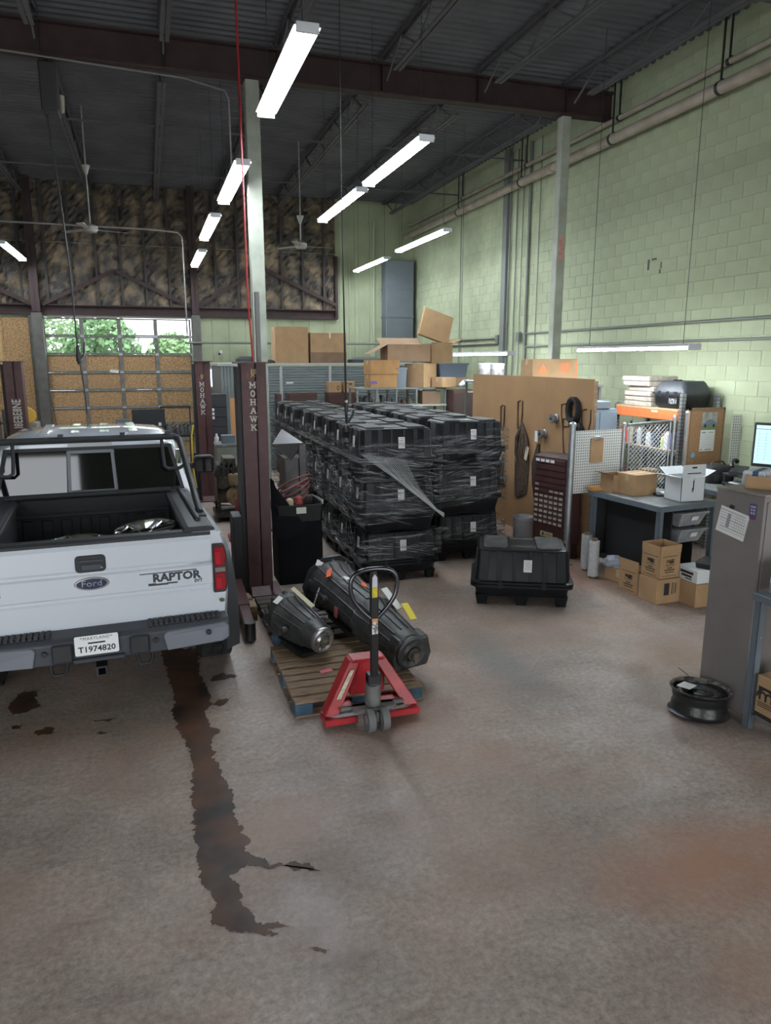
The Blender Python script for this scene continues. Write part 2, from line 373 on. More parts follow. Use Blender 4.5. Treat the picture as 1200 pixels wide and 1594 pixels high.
MB().bx(-.045,.045,-.084,-.0805,4.35,4.75).build('sticker',mat('red_white_sticker',(.6,.3,.25),.6,var=.3,vs=20),c2)
column(-2.62,YB-.35,.2,'dark red steel column left of the overhead door',ZC-.05,BEAM)
column(1.33,YB-.35,.18,'dark red steel column right of the overhead door',ZC-.05,BEAM)
# ---------------- strip lights: a real fixture is the light ----------------
TUBEM=mat('lit_tube',(.86,.94,1.0),.4,emit=TUBE)
def strip(label,x,y0,y1,z,group,rz=0,hang=7.17):
    L=y1-y0; t=thing('strip_light',label,'light',(x,(y0+y1)/2,z),rz,group)
    MB().prism([(-.055,.03),(.055,.03),(.11,.005),(.105,0),(.05,.022),(-.05,.022),(-.105,0),(-.11,.005)],'y',-L/2,L/2).build('housing',WHITE,t)
    for s in(-1,1):
        MB().cyl((s*.05,-L/2+.03,-.02),(s*.05,L/2-.03,-.02),.0165,n=8).build('tube',TUBEM,t,smooth=.8)
        MB().bx(-.09,.09,s*(L/2)-.015,s*(L/2)+.015,-.045,.03).build('end_cap',WHITE,t,bev=.004)
        y=s*(L/2-.2); MB().tube([(0,y,.03),(0,y,hang-z)],.004,5).build('hanger',DKSTEEL,t)
    return t
G='fluorescent strip lights hung from the roof joists'
strip('bright hanging strip light nearest the camera, left row by the tall column',1.33,6.1,8.2,5.2,G)
strip('hanging strip light just left of the pale column, second of left row',1.28,9.75,12.2,5.1,G)
strip('hanging strip light third in the left row',1.25,13.3,15.9,5.1,G)
strip('hanging strip light farthest in the left row, near the back door',1.3,17.2,20.0,5.05,G)
strip('hanging strip light over the crates, nearest of right row',3.15,8.3,10.6,5.15,G)
strip('hanging strip light over the crates, second of right row',3.15,10.95,13.5,5.15,G)
strip('hanging strip light near the green wall above the shelves',5.65,13.7,16.6,5.15,G)
strip('hanging strip light in the far right corner by the air duct',5.75,17.8,20.6,5.15,G)
strip('hanging strip light at far left above the yellow barrel',-2.75,17.6,20.4,5.1,G)
G2='low strip lights along the green wall'
strip('low hung strip light before the green wall over the orange rack',6.3,7.42,9.86,2.86,G2)
strip('low hung strip light along the wall left of the column, over white pails',6.15,11.85,14.29,2.82,G2)
# ======================= PICKUP TRUCK =======================
CARW=mat('white_car_paint',(.60,.635,.69),.28,coat=1)
CARB=mat('textured_black_trim',(.022,.024,.027),.6,bump=.2,bs=120)
BUMP_=mat('charcoal_bumper',(.045,.05,.06),.5)
BPAN=mat('grey_bumper_panel',(.17,.18,.21),.4)
TINT=mat('tinted_glass',(.006,.007,.008),.04,spec=.75)
LINER=mat('bed_liner',(.02,.021,.024),.6,bump=.3,bs=150)
TRED=mat('red_lens',(.26,.008,.016),.15,coat=1)
TK=thing('pickup_truck','white crew cab pickup truck with black bed rack, rear end towards the camera','truck',(-.46,5.5,0),rad(3.4))
def ring(pts): return pts+[(-x,y,z) for x,y,z in reversed(pts)]
# bed sides: one shell with wheel arch
def arch(y,yc=1.12,r=.56,zc=.46,base=.56):
    d=abs(y-yc); return max(base,zc+math.sqrt(r*r-d*d)) if d<r else base
for s in(-1,1):
    body=MB(); rings=[]
    for y in (.2,.24,.4,.6,.72,.8,.95,1.1,1.27,1.45,1.6,1.75,1.83,1.95,2.0):
        k=max(0,1-((y-1.12)/.75)**2); b=.05*k; e=-.025 if y<.22 else 0; zb=arch(y)
        o=[(.70,1.34),(.72,1.375),(.90,1.375),(.955+e,1.35),(.975+e,1.28),(.972+e+b*.5,1.1),(.985+e+b,.98),(.985+e+b,max(.86,zb+.02)),(.965+e+b,max(.62,zb+.008)),(.93+e,zb),(.70,zb),(.70,1.0)]
        rings.append([(s*x,y,z) for x,z in o])
    body.loft(rings); body.build('bed_side',CARW,TK,smooth=.6)
# cab: shell lofted along its length
def cabring(y,wb,wt,zt,zbelt,crown=.045,zb=.5):
    p=[(wb-.06,y,zb),(wb-.01,y,zb+.12),(wb,y,.95),(wb-.02,y,zbelt-.06),(wb-.05,y,zbelt),(wt+.045,y,zt-.10),(wt,y,zt-.035),(wt-.09,y,zt),(wt*.45,y,zt+crown*.75)]
    return p+[(-x,Y,z) for x,Y,z in reversed(p)]
cab=MB()
cr=[cabring(2.03,.95,.82,1.46,1.42,.0),]
cr=[]
for y,wb,wt,zt,zbelt,c in ((2.04,.95,.88,1.47,1.40,.005),(2.1,.97,.775,1.90,1.42,.03),(2.22,.98,.785,1.945,1.43,.04),(2.8,.985,.785,1.965,1.43,.045),(3.4,.985,.775,1.955,1.43,.04),(3.75,.985,.72,1.92,1.43,.03),(4.5,.985,.80,1.46,1.38,.01),(4.62,.98,.84,1.36,1.28,.02)): cr.append(cabring(y,wb,wt,zt,zbelt,c))
cab.loft(cr); cab.build('cab',CARW,TK,smooth=.7)
hd=MB(); hr=[]
for y,w,z,zb in ((4.6,.97,1.3,.5),(5.0,.98,1.27,.5),(5.5,.96,1.2,.5),(5.75,.88,1.08,.5)):
    hr.append([(w,y,zb),(w,y,z-.2),(w-.06,y,z-.06),(w-.2,y,z),(.35,y,z+.03),(-.35,y,z+.03),(-w+.2,y,z),(-w+.06,y,z-.06),(-w,y,z-.2),(-w,y,zb)])
hd.loft(hr); hd.build('hood',CARW,TK,smooth=.6)
MB().prism(rrect(-.95,.95,.42,.75,.08),'y',5.72,5.9).build('front_bumper',BUMP_,TK)
MB().prism(rrect(-.62,.62,.76,1.04,.04),'y',5.73,5.78).build('grille',CARB,TK)
# rear window: surround, centre slider, panes
def gl(x,t,off=0): # point on the tilted rear glass, t 0..1
    return (x,2.0+.075*t-off,1.42+.455*t)
def gpane(x0b,x1b,x0t,x1t,t0,t1,off,th=.008):
    a=[gl(x0b,t0,off),gl(x1b,t0,off),gl(x1t,t1,off),gl(x0t,t1,off)]
    return MB().add(a+[(x,y+th,z) for x,y,z in a],[(3,2,1,0),(4,5,6,7),(0,1,5,4),(1,2,6,5),(2,3,7,6),(3,0,4,7)])
rw=gpane(-.86,.86,-.755,.755,.0,1.0,.004,.012).build('rear_window',CARB,TK)
gpane(-.82,-.235,-.72,-.215,.06,.93,.007).build('side_pane',TINT,rw)
gpane(.235,.82,.215,.72,.06,.93,.007).build('side_pane',TINT,rw)
gpane(-.195,.195,-.18,.18,.1,.86,.012).build('sliding_pane',TINT,rw)
f=MB()
for x0,x1,t0,t1 in ((-.225,.225,.03,.09),(-.22,.22,.87,.93),(-.225,-.195,.06,.9),(.195,.225,.06,.9)):
    a=[gl(x0,t0,.022),gl(x1,t0,.022),gl(x1*.93,t1,.022),gl(x0*.93,t1,.022)]
    f.add(a+[(x,y+.02,z) for x,y,z in a],[(3,2,1,0),(4,5,6,7),(0,1,5,4),(1,2,6,5),(2,3,7,6),(3,0,4,7)])
f.build('slider_frame',BPAN,rw)
# side windows and windscreen
for s in(-1,1):
    w=MB()
    for y0,y1 in((2.35,3.0),(3.08,3.95)):
        yt1=min(y1-.02,3.55); a=[(s*.955,y0,1.44),(s*.955,y1,1.44),(s*.835,yt1,1.84),(s*.835,y0+.03,1.84)]
        w.add(a+[(x-s*.06,y,z) for x,y,z in a],[(3,2,1,0),(4,5,6,7),(0,1,5,4),(1,2,6,5),(2,3,7,6),(3,0,4,7)])
    w.build('side_window',TINT,TK)
a=[(-.78,4.46,1.52),(.78,4.46,1.52),(.69,3.83,1.90),(-.69,3.83,1.90)]
MB().add(a+[(x,y+.02,z+.02) for x,y,z in a],[(3,2,1,0),(4,5,6,7),(0,1,5,4),(1,2,6,5),(2,3,7,6),(3,0,4,7)]).build('windscreen',TINT,TK)
MB().prism(rrect(-.2,.2,1.875,1.915,.012),'y',2.07,2.11).build('third_brake_lamp',mat('clear_lamp',(.42,.42,.42),.3),TK)
for x in(-.42,-.14,.14,.42): MB().prism([(x-.06,1.955),(x+.06,1.955),(x+.045,1.99),(x-.045,1.99)],'y',2.35,3.45).build('roof_rib',CARW,TK,bev=.01,seg=2)
MB().cyl((-.35,4.3,1.5),(-.42,4.2,2.2),.006,.003,n=6).build('antenna',CARB,TK)
# bed interior
MB().bx(-.71,.71,.24,2.0,.82,.86).build('bed_floor',LINER,TK)
rib=MB()
for k in range(9): rib.bx(-.62+.155*k-.03,-.62+.155*k+.03,.26,1.98,.86,.872)
rib.build('bed_floor_ribs',LINER,TK)
bh=MB(); bh.bx(-.71,.71,1.96,2.02,.86,1.40); bh.bx(-.71,.71,1.93,1.97,1.22,1.26)
for k in range(8): bh.bx(-.6+.17*k-.05,-.6+.17*k+.05,1.945,1.965,.9,1.2)
bh.build('bulkhead',LINER,TK,bev=.008)
for s in(-1,1):
    l=MB(); l.bx(min(s*.69,s*.715),max(s*.69,s*.715),.26,1.96,.86,1.36); l.build('bed_wall_liner',LINER,TK)
    c=MB(); c.prism([(s*.66,1.36),(s*.66,1.40),(s*.70,1.412),(s*.86,1.412),(s*.90,1.395),(s*.90,1.365)],'y',.22,1.98); c.build('rail_cap',CARB,TK,bev=.006)
    wl=MB(); wl.prism(arc(1.12,.86,.15,0,180,10),'x',min(s*.60,s*.70),max(s*.60,s*.70)); wl.build('wheel_house',LINER,TK)
# tailgate (profile in y-z) with creases, cap, handle
tg=[(.30,.66),(.215,.66),(.20,.70),(.195,.90),(.205,.915),(.205,.935),(.188,.95),(.186,1.10),(.20,1.115),(.20,1.13),(.19,1.15),(.19,1.31),(.205,1.345),(.30,1.35)]
T0=MB(); T0.prism(tg,'x',-.868,.868); tgo=T0.build('tailgate',CARW,TK)
MB().prism([(.19,1.345),(.19,1.365),(.21,1.382),(.30,1.382),(.31,1.345)],'x',-.86,.86).build('cap',CARB,tgo)
h=MB(); h.prism(rrect(-.14,.075,1.135,1.265,.03),'y',.178,.2); h.build('handle_bezel',CARB,tgo,bev=.004)
h=MB(); h.bx(-.10,.045,.168,.185,1.155,1.2); h.bx(-.12,.06,.17,.18,1.215,1.235); h.build('handle',BUMP_,tgo,bev=.004)
MB().cyl((.045,.17,1.17),(.045,.165,1.17),.008,n=8).build('lock',CHROME,tgo)
def oval(rx,rz,cx,cz,n=28): return [(cx+rx*cos(2*pi*i/n),cz+rz*sin(2*pi*i/n)) for i in range(n)]
em=MB().prism(oval(.125,.052,-.035,1.045),'y',.176,.2).build('oval_emblem',CHROME,tgo,bev=.003)
MB().prism(oval(.108,.04,-.035,1.045),'y',.1735,.18).build('emblem_field',mat('emblem_blue',(.012,.025,.08),.25,coat=1),em)
text('Ford',.068,'emblem_script',CHROME,em,(-.035,.1725,1.047),(pi/2,0,0),.0006,sx=1.15)
DEC=mat('charcoal_decal',(.05,.055,.065),.6,var=.4,vs=30)
text('RAPTOR',.088,'lettering',DEC,tgo,(.585,.1865,1.032),(pi/2,0,0),.0004,sx=1.08,bold=.004)
text('SVT',.035,'lettering',DEC,tgo,(.75,.1865,.982),(pi/2,0,0),.0004,sx=1.1,bold=.0015)
k=MB()
for i,(x,z,w,hh) in enumerate(((.40,.985,.03,.02),(.47,.982,.05,.015),(.55,.986,.04,.012),(.41,1.075,.1,.008),(.62,1.077,.12,.008))): k.bx(x-w,x+w,.1862,.187,z-hh/2,z+hh/2)
k.build('decal_splash',DEC,tgo)
MB().bx(-.80,-.655,.1862,.187,1.0,1.05).build('decal_splash',DEC,tgo)
# tail lamps
for s in(-1,1):
    hs=MB().prism([(s*.865,.87),(s*.865,1.27),(s*.955,1.27),(s*.975,1.2),(s*.985,1.05),(s*.972,.9),(s*.955,.87)],'y',.165,.26).build('tail_lamp',CARB,TK,bev=.008)
    for z0,z1 in((1.09,1.25),(.89,1.035)):
        MB().prism([(s*.875,z0),(s*.875,z1),(s*.955,z1),(s*.968,(z0+z1)/2),(s*.955,z0)],'y',.155,.17).build('lens',TRED,hs,bev=.006)
        MB().bx(min(s*.885,s*.925),max(s*.885,s*.925),.151,.157,z0+.02,z1-.04).build('lens_bar',mat('bright_red_lens',(.42,.015,.03),.2),hs)
    MB().bx(min(s*.88,s*.96),max(s*.88,s*.96),.152,.165,1.045,1.08).build('reverse_lens',CHROME,hs)
MB().prism(oval(.02,.012,.925,.80,12),'y',.165,.21).build('badge',mat('olive_badge',(.1,.1,.04),.4),TK)
# rear bumper
bo=MB()
def bsec(x):
    t=abs(x)/.95; yb=.0+.07*t**3; return [(x,yb,.50),(x,yb,.66),(x,yb+.03,.69),(x,yb+.20,.705),(x,yb+.24,.66),(x,yb+.24,.50)]
bo.loft([bsec(x) for x in (-.96,-.9,-.7,-.4,.4,.7,.9,.96)]); bm1=bo.build('rear_bumper',BUMP_,TK,bev=.012,seg=2)
for s in(-1,1):
    sp=MB()
    for i in range(9,23): x=s*i*.04; sp.bx(x-.012,x+.012,.05+.05*abs(x)**3,.19,.695,.713)
    sp.bx(min(s*.35,s*.9),max(s*.35,s*.9),.1,.19,.69,.702)
    sp.build('step_ribs',CARB,bm1)
for s in(-1,1):
    pts=[(s*.47,-.012,.505),(s*.445,-.012,.63),(s*.47,-.008,.655),(s*.7,.015,.655),(s*.92,.045,.655),(s*.955,.06,.62),(s*.955,.06,.53),(s*.9,.04,.505)]
    MB().add(pts+[(x,y+.05,z) for x,y,z in pts],[(0,1,2,3,4,5,6,7),(15,14,13,12,11,10,9,8)]+[(i,(i+1)%8,8+(i+1)%8,8+i) for i in range(8)]).build('bumper_panel',BPAN,bm1,bev=.008)
    for x in(.39,.79): MB().cyl((s*x,-.02+.03*(x>.5),.60),(s*x,.04,.60),.02,n=12).build('parking_sensor',CARB,bm1)
    MB().tube([(s*.36,.1,.52),(s*.36,.06,.44),(s*.34,.03,.41),(s*.27,.03,.41),(s*.25,.06,.44),(s*.25,.1,.52)],.013,8).build('tow_hook',CARB,bm1,smooth=.8)
    MB().bx(min(s*.2,s*.34),max(s*.2,s*.34),-.03,.0,.52,.66).build('bumper_web',CARB,bm1,bev=.01)
MB().bx(-.2,.16,-.035,.01,.505,.535).build('plate_shelf',BUMP_,bm1,bev=.006)
ht=MB()
for (a,b_,c,d) in ((-.05,.03,.36,.375),(-.05,.03,.425,.44),(-.05,-.035,.375,.425),(.015,.03,.375,.425)): ht.bx(a,b_,.02,.3,c,d)
ht.build('hitch_receiver',DKSTEEL,TK)
pl=MB().prism(rrect(-.182,.122,.562,.712,.012),'y',-.03,-.027).build('licence_plate',mat('plate_white',(.78,.79,.8),.4),TK)
text('MARYLAND',.032,'lettering',INK,pl,(-.03,-.031,.69),(pi/2,0,0),.0003,space=1.15)
text('T1974820',.062,'lettering',INK,pl,(-.03,-.031,.605),(pi/2,0,0),.0003,sx=1.02,bold=.0012)
MB().bx(-.09,.03,-.031,-.0303,.648,.66).build('plate_sticker',INK,pl)
for x in(-.135,.075): MB().cyl((x,-.034,.697),(x,-.028,.697),.006,n=8).build('screw',STEEL,pl)
MB().cyl((.62,.15,.47),(.62,.9,.5),.04,n=12).build('exhaust_pipe',DKSTEEL,TK)
MB().cyl((-.75,1.12,.46),(.75,1.12,.46),.07,n=10).build('rear_axle',DKSTEEL,TK)
# chassis
ch=MB()
for s in(-1,1): ch.bx(s*.45-.05,s*.45+.05,.25,5.6,.5,.62)
ch.build('frame',DKSTEEL,TK)
# wheels, flares
def wheel(x,y):
    s=1 if x>0 else -1
    w=MB(); w.lathe([(.24,-.15),(.30,-.16),(.40,-.15),(.44,-.12),(.445,0),(.44,.12),(.40,.15),(.30,.16),(.24,.15)],(x,y,.445),(s,0,0),40)
    o=w.build('wheel',RUBBER,TK,smooth=.5)
    tr=MB()
    for i in range(44):
        for q in(-1,0,1):
            a=2*pi*(i+(.5 if q else 0))/44; r=.447
            tr.box((x+q*.095,y+r*cos(a),.445+r*sin(a)),(.075 if q else .07,.045,.018),(a+pi/2,0,0))
    tr.build('tread_blocks',RUBBER,o)
    MB().lathe([(.0,.06),(.06,.07),(.10,.04),(.2,.05),(.245,.13),(.25,.15),(.25,-.15)],(x,y,.445),(s,0,0),32).build('rim',BUMP_,o,smooth=.6)
for x in(-.945,.945):
    for y in(1.10,4.6): wheel(x,y)
for s in(-1,1):
    for yc in(1.12,4.6):
        rings=[]
        for i in range(15):
            a=rad(-18+216*i/14); 
            rings.append([(s*xx,yc+rr*cos(a),.46+rr*sin(a)) for xx,rr in((.95,.53),(1.09,.535),(1.12,.56),(1.11,.62),(.99,.68))])
        MB().loft(rings).build('fender_flare',mat('flare_black',(.035,.037,.042),.6),TK,smooth=.7)
    # mirrors
    m=MB().prism(rrect(s*1.3-.125,s*1.3+.125,1.29,1.51,.05),'y',3.86,3.98).build('mirror',CARB,TK,bev=.02,seg=2)
    MB().prism(rrect(s*1.3-.105,s*1.3+.105,1.31,1.49,.04),'y',3.853,3.865).build('mirror_glass',mat('mirror',(.02,.022,.025),.03,spec=1),m)
    MB().bar((s*.97,3.95,1.40),(s*1.2,3.93,1.38),.06,.07).build('mirror_arm',CARB,m,bev=.01)
# bed rack: cross bar behind the roof, sloping legs, hoop and feet
rk=MB(); rk.cyl((-.80,1.97,1.955),(.80,1.97,1.955),.032,n=10)
for x in(-.78,-.25,.3,.72): rk.box((x,1.97,1.995),(.045,.06,.03))
rko=rk.build('bed_rack',CARB,TK,smooth=.6)
for s in(-1,1):
    MB().tube([(s*.78,1.97,1.955),(s*.83,1.93,1.93),(s*.85,1.6,1.72),(s*.855,.95,1.47),(s*.855,.72,1.42)],.03,10).build('rack_leg',CARB,rko,smooth=.8)
    MB().tube([(s*.80,.45,1.42),(s*.80,1.98,1.42)],.022,8).build('side_rail',CARB,rko,smooth=.8)
    MB().box((s*.84,.75,1.415),(.1,.3,.02)).build('rack_foot',CARB,rko,bev=.004)
    MB().tube([(s*.66,1.94,1.93),(s*.66,1.9,1.80),(s*.665,1.84,1.68),(s*.70,1.81,1.655),(s*.80,1.80,1.66),(s*.86,1.76,1.70)],.017,8).build('lamp_hoop',CARB,rko,smooth=.8)
    MB().cyl((s*.80,1.86,1.70),(s*.80,1.86,1.84),.025,n=10).build('work_lamp',CHROME,rko)
MB().cyl((-.72,1.94,1.43),(.72,1.94,1.43),.028,n=10).build('rack_rail',CARB,rko,smooth=.8)
# alloy wheels lying in the bed (things of their own)
def alloy(name,label,x,y,z,rx,ry):
    c,s=cos(rad(3.4)),sin(rad(3.4)); wx=-.46+x*c-y*s; wy=5.5+x*s+y*c
    t=thing(name,label,'wheel',(wx,wy,z),group='alloy wheels in the truck bed',rot=(rx,ry,0))
    MB().lathe([(.23,-.11),(.255,-.11),(.26,-.09),(.24,-.06),(.22,0),(.245,.07),(.262,.09),(.262,.11),(.25,.105),(.235,.07),(.215,0)],n=36,cap=False).build('rim',CHROME,t,smooth=.6)
    sp=MB(); sp.cyl((0,0,.05),(0,0,.09),.06,n=14)
    for i in range(6):
        a=2*pi*i/6; sp.bar((.05*cos(a),.05*sin(a),.07),(.245*cos(a),.245*sin(a),.09),.06,.03)
    sp.build('spokes',CHROME,t,bev=.008)
alloy('alloy_wheel','polished alloy wheel standing higher in the truck bed, right of centre',  .42,1.0,1.155,.10,-.10)
alloy('alloy_wheel','polished alloy wheel lower in the truck bed, left of centre',-.12,.98,1.085,.03,.02)
MB().bx(-.40,.62,.7,1.28,.0,.085).build('cardboard_tray',KRAFTD,None,loc=(-.46-.06,5.5+.0,.8735),rot=(0,0,rad(3.4)))
tag(bpy.data.objects['cardboard_tray'],'dark cardboard tray under the alloy wheels in the truck bed','box')
# ======================= LIFT POSTS =======================
LETW=mat('off_white_letter',(.62,.58,.52),.6,var=.2,vs=40)
GOLD=mat('gold_print',(.45,.30,.12),.6)
def slab(ch,x,z,w,h,y,mb,t):   # slab-serif capital made of strokes, centred at x, base z
    def st(x0,z0,x1,z1,tt=None): mb.bar((x+x0*w,y,z+z0*h),(x+x1*w,y,z+z1*h),.004,(tt or t))
    def sf(cx,cz,ww=.34): st(cx-ww/2,cz,cx+ww/2,cz,t*.7)
    if ch=='M':
        st(-.36,.04,-.36,.96);st(.36,.04,.36,.96);st(-.36,.92,0,.3);st(.36,.92,0,.3)
        sf(-.36,.05,.38);sf(.36,.05,.38);sf(-.42,.95,.3);sf(.42,.95,.3)
    elif ch=='O':
        p=[(.30*cos(2*pi*i/10),.5+.45*sin(2*pi*i/10)) for i in range(10)]
        for i in range(10): a=p[i];b=p[(i+1)%10]; st(a[0],a[1],b[0],b[1])
    elif ch=='H':
        st(-.3,.04,-.3,.96);st(.3,.04,.3,.96);st(-.3,.5,.3,.5)
        for a in(-.3,.3):
            for b in(.05,.95): sf(a,b,.4)
    elif ch=='A':
        st(-.34,.05,0,.97);st(.34,.05,0,.97);st(-.22,.36,.22,.36);sf(-.36,.05,.36);sf(.36,.05,.36)
    elif ch=='W':
        for a,b in((-.46,-.22),(-.22,0),(0,.22),(.22,.46)):
            lo=.05 if True else 0
        st(-.46,.95,-.23,.05);st(-.23,.05,0,.8);st(0,.8,.23,.05);st(.23,.05,.46,.95);sf(-.46,.95,.36);sf(.46,.95,.36);sf(0,.93,.3)
    elif ch=='K':
        st(-.3,.04,-.3,.96);st(-.3,.42,.32,.92);st(-.1,.58,.34,.06);sf(-.3,.05,.4);sf(-.3,.95,.4);sf(.34,.05,.34);sf(.32,.95,.34)
def post(label,x,y,word,ltop,lh,lpitch,lx=0,flip=1):
    t=thing('lift_post',label,'vehicle lift',(x,y,0),0,'maroon two-post vehicle lift columns')
    w=.28
    m=MB(); m.bx(-w/2,w/2-.12,-.15,-.138,.02,2.66); m.bx(-w/2,-w/2+.012,-.138,.16,.02,2.66); m.bx(-w/2,w/2,.148,.16,.02,2.66); m.bx(w/2-.012,w/2,-.10,.148,.02,2.66); m.bx(w/2-.12,w/2,-.112,-.10,.02,2.66); m.bx(w/2-.132,w/2-.12,-.15,-.1,.02,2.66)
    m.build('mast',BROWN,t)
    m=MB(); m.bx(-w/2-.06,w/2+.05,-.19,.19,2.66,2.675); m.build('head_plate',BROWN,t)
    m=MB(); m.bx(-.3,.24,-.27,.27,0,.02); m.build('base_plate',BROWN,t)
    MB().add([(-w/2+.02,-.15,.02),(.1,-.15,.02),(-w/2+.02,-.26,.02),(.1,-.26,.02),(-w/2+.02,-.15,.1),(.1,-.15,.1)],[(2,3,5,4),(0,2,4),(1,5,3),(0,4,5,1),(0,1,3,2)]).build('gusset',BROWN,t)
    MB().bx(-w/2-.05,-w/2,-.12,.14,.02,2.62).build('slide_cover',mat('black_slide',(.012,.012,.014),.6),t)
    m=MB(); m.bx(-w/2-.16,-w/2-.05,-.16,.18,.12,.95); m.bx(-w/2-.2,-w/2-.1,-.1,.12,.12,.3); m.build('carriage',mat('black_slide',(0,0,0)),t,bev=.01)
    # two folding arms lying low along the bay
    for k,(dx,dy) in enumerate(((-.06,-1.27),(-.2,1.2))):
        a=MB(); a.bar((-w/2-.15,0,.17),(-w/2-.15+dx*.4,dy*.8,.15),.13,.1); a.bar((-w/2-.15+dx*.3,dy*.7,.15),(-w/2-.15+dx*.5,dy*1.25,.14),.1,.075)
        ao=a.build('lift_arm',BROWN,t,bev=.006)
        MB().cyl((-w/2-.15+dx*.5,dy*1.25,.02),(-w/2-.15+dx*.5,dy*1.25,.2),.055,n=14).build('arm_pad',DKSTEEL,ao,smooth=.6)
    L=MB()
    if word=='MOHAWK':
        for i,c in enumerate(word): slab(c,lx,ltop-lh-i*lpitch,lh*1.05,lh,-.152,L,lh*.17)
        L.build('lettering',LETW,t)
        g=MB()   # small brushed emblem above the word
        for a,b in(((-.01,.07),(.0,.02)),((.0,.02),(.02,.0)),((.0,.05),(.045,.06)),((.01,.035),(.05,.04)),((.015,.02),(.045,.015)),((.0,.02),(-.012,-.03)),((.0,.0),(.03,-.02)),((-.012,.04),(-.005,.0))):
            g.bar((lx+a[0],-.152,ltop+.075+a[1]),(lx+b[0],-.152,ltop+.075+b[1]),.003,.009)
        g.build('emblem',GOLD,t)
        g=MB()
        for a,b in(((-.055,.03),(-.045,.005)),((-.045,.005),(-.055,-.02)),((-.055,-.02),(-.035,-.045))): g.bar((lx+a[0],-.152,ltop+.075+a[1]),(lx+b[0],-.152,ltop+.075+b[1]),.003,.008)
        g.build('emblem',mat('faded_red_print',(.3,.07,.08),.6),t)
    else: text(word,.20,'lettering',LETW,t,(lx,-.152,ltop-.30),(pi/2,-pi/2,0),.001,sx=.60,bold=.004,space=1.05)
    return t
post('nearest maroon lift post, white slab letters down its face, right of the truck',1.11,8.36,'MOHAWK',2.46,.068,.094,-.02)
post('maroon lift post with white letters farther back, before the garage door',.98,14.45,'MOHAWK',2.29,.085,.105,-.03)
post('maroon lift post at far left with white sideways letters',-2.26,14.45,'I8EBE8NE',2.06,.1,.1,.02)
# overhead hydraulic line and cable along the posts
tag(MB().tube([(1.14,8.45,2.675),(1.125,8.6,3.4),(1.115,8.6,7.16)],.011,6).build('air_line',RED,smooth=.8),'thin red air line dropping from the roof to nearest lift post','pipe')
tag(MB().bx(1.20,1.25,8.56,8.62,.0,3.45).build('steel_angle',mat('grey_angle',(.16,.16,.15),.6),bev=.003),'grey steel angle standing behind the nearest maroon lift post','angle')
# ======================= PALLETS =======================
BLUE=mat('blue_painted_wood',(.06,.13,.20),.8,var=.5,vs=9,bump=.2,bs=20)
DKW=mat('dark_pallet_wood',(.075,.055,.042),.85,var=.6,vs=6,bump=.3,bs=18,stretch=(1.2,14,8))
def pallet(label,x,y,w,l,rz,mt,mb_,nd=9,h=.125):
    t=thing('pallet',label,'pallet',(x,y,0),rz,'wooden pallets under the transmissions')
    rn=random.Random(int(x*100))
    for i in range(nd):
        dw=l/nd; y0=-l/2+i*dw; j=rn.uniform(-.004,.004)
        MB().bx(-w/2+j,w/2+j,y0+.004,y0+dw-rn.uniform(.012,.03),h-.018,h+rn.uniform(-.002,.003)).build('deck_board',mt,t,bev=.003)
    for i in range(5):
        y0=-l/2+i*(l-.1)/4; MB().bx(-w/2,w/2,y0,y0+.1,0,.016).build('bottom_board',mt,t)
    for sx in(-1,0,1):
        for sy in(-1,0,1): MB().box((sx*(w/2-.07),sy*(l/2-.065),.0615),(.14,.13,.091)).build('block',mb_,t,bev=.004)
        MB().bx(sx*(w/2-.07)-.045,sx*(w/2-.07)+.045,-l/2+.13,l/2-.13,.016,.107).build('stringer',mt,t)
    return t
pallet('worn wooden pallet with blue corner blocks on the red pallet jack',1.43,5.70,1.04,1.2,.0,WOOD,BLUE)
pallet('dark wooden pallet on the floor before the black bin, behind the front pallet',1.5,7.18,1.04,1.2,.02,DKW,BLUE)
pk=tag(MB().box((0,0,.0015),(.11,.06,.003)).build('paper_slip',mat('pink_paper',(.72,.17,.23),.8),loc=(1.27,5.60,.1295),rot=(0,0,.2)),'pink paper slip lying on the front pallet deck','paper')
for i,(x,y,h) in enumerate(((.84,7.45,.0),(.82,7.72,.0))):
    tag(MB().bx(-.1,.1,-.11,.11,0,.16).build('timber_block',WOOD,loc=(x,y,h),rot=(0,0,.1*i),bev=.006),('pale wood block on the floor nearer the truck tyre','wood block just behind another, beside the lift post')[i],'block',group='wood blocks by the lift post')
# ======================= PALLET JACK =======================
JK=thing('pallet_jack','red hand pallet jack with black handle and chrome loop','pallet jack',(1.455,4.86,0))
def seg(pts,w,h,mb): 
    for a,b in zip(pts[:-1],pts[1:]): mb.bar(a,b,w,h)
for s in(-1,1):
    m=MB(); m.prism([(s*.175-.08,.045),(s*.175+.08,.045),(s*.175+.08,.075),(s*.175+.06,.095),(s*.175-.06,.095),(s*.175-.08,.075)],'y',.1,1.3); m.build('fork',RED,JK,bev=.005)
    MB().cyl((s*.175-.05,1.225,.045),(s*.175+.05,1.225,.045),.044,n=16).build('load_roller',mat('grey_roller',(.25,.25,.25),.6),JK,smooth=.6)
    # A-frame leg: sloping plate from the apex down to the fork heel
    a=[(s*.05,.12,.47),(s*.14,.12,.47),(s*.37,.0,.10),(s*.26,.0,.10)]
    m=MB(); m.add(a+[(x,y+.12,z) for x,y,z in a],[(0,1,2,3),(7,6,5,4),(0,4,5,1),(1,5,6,2),(2,6,7,3),(3,7,4,0)]); m.build('frame_leg',RED,JK,bev=.006)
    m=MB(); m.bx(min(s*.12,s*.375),max(s*.12,s*.375),-.035,.14,.035,.085); lf=m.build('fork_heel',RED,JK,bev=.006)
    m=MB(); m.bar((s*.12,-.06,.135),(s*.33,.05,.075),.035,.03); m.build('tie_rod',STEEL,JK,bev=.005)
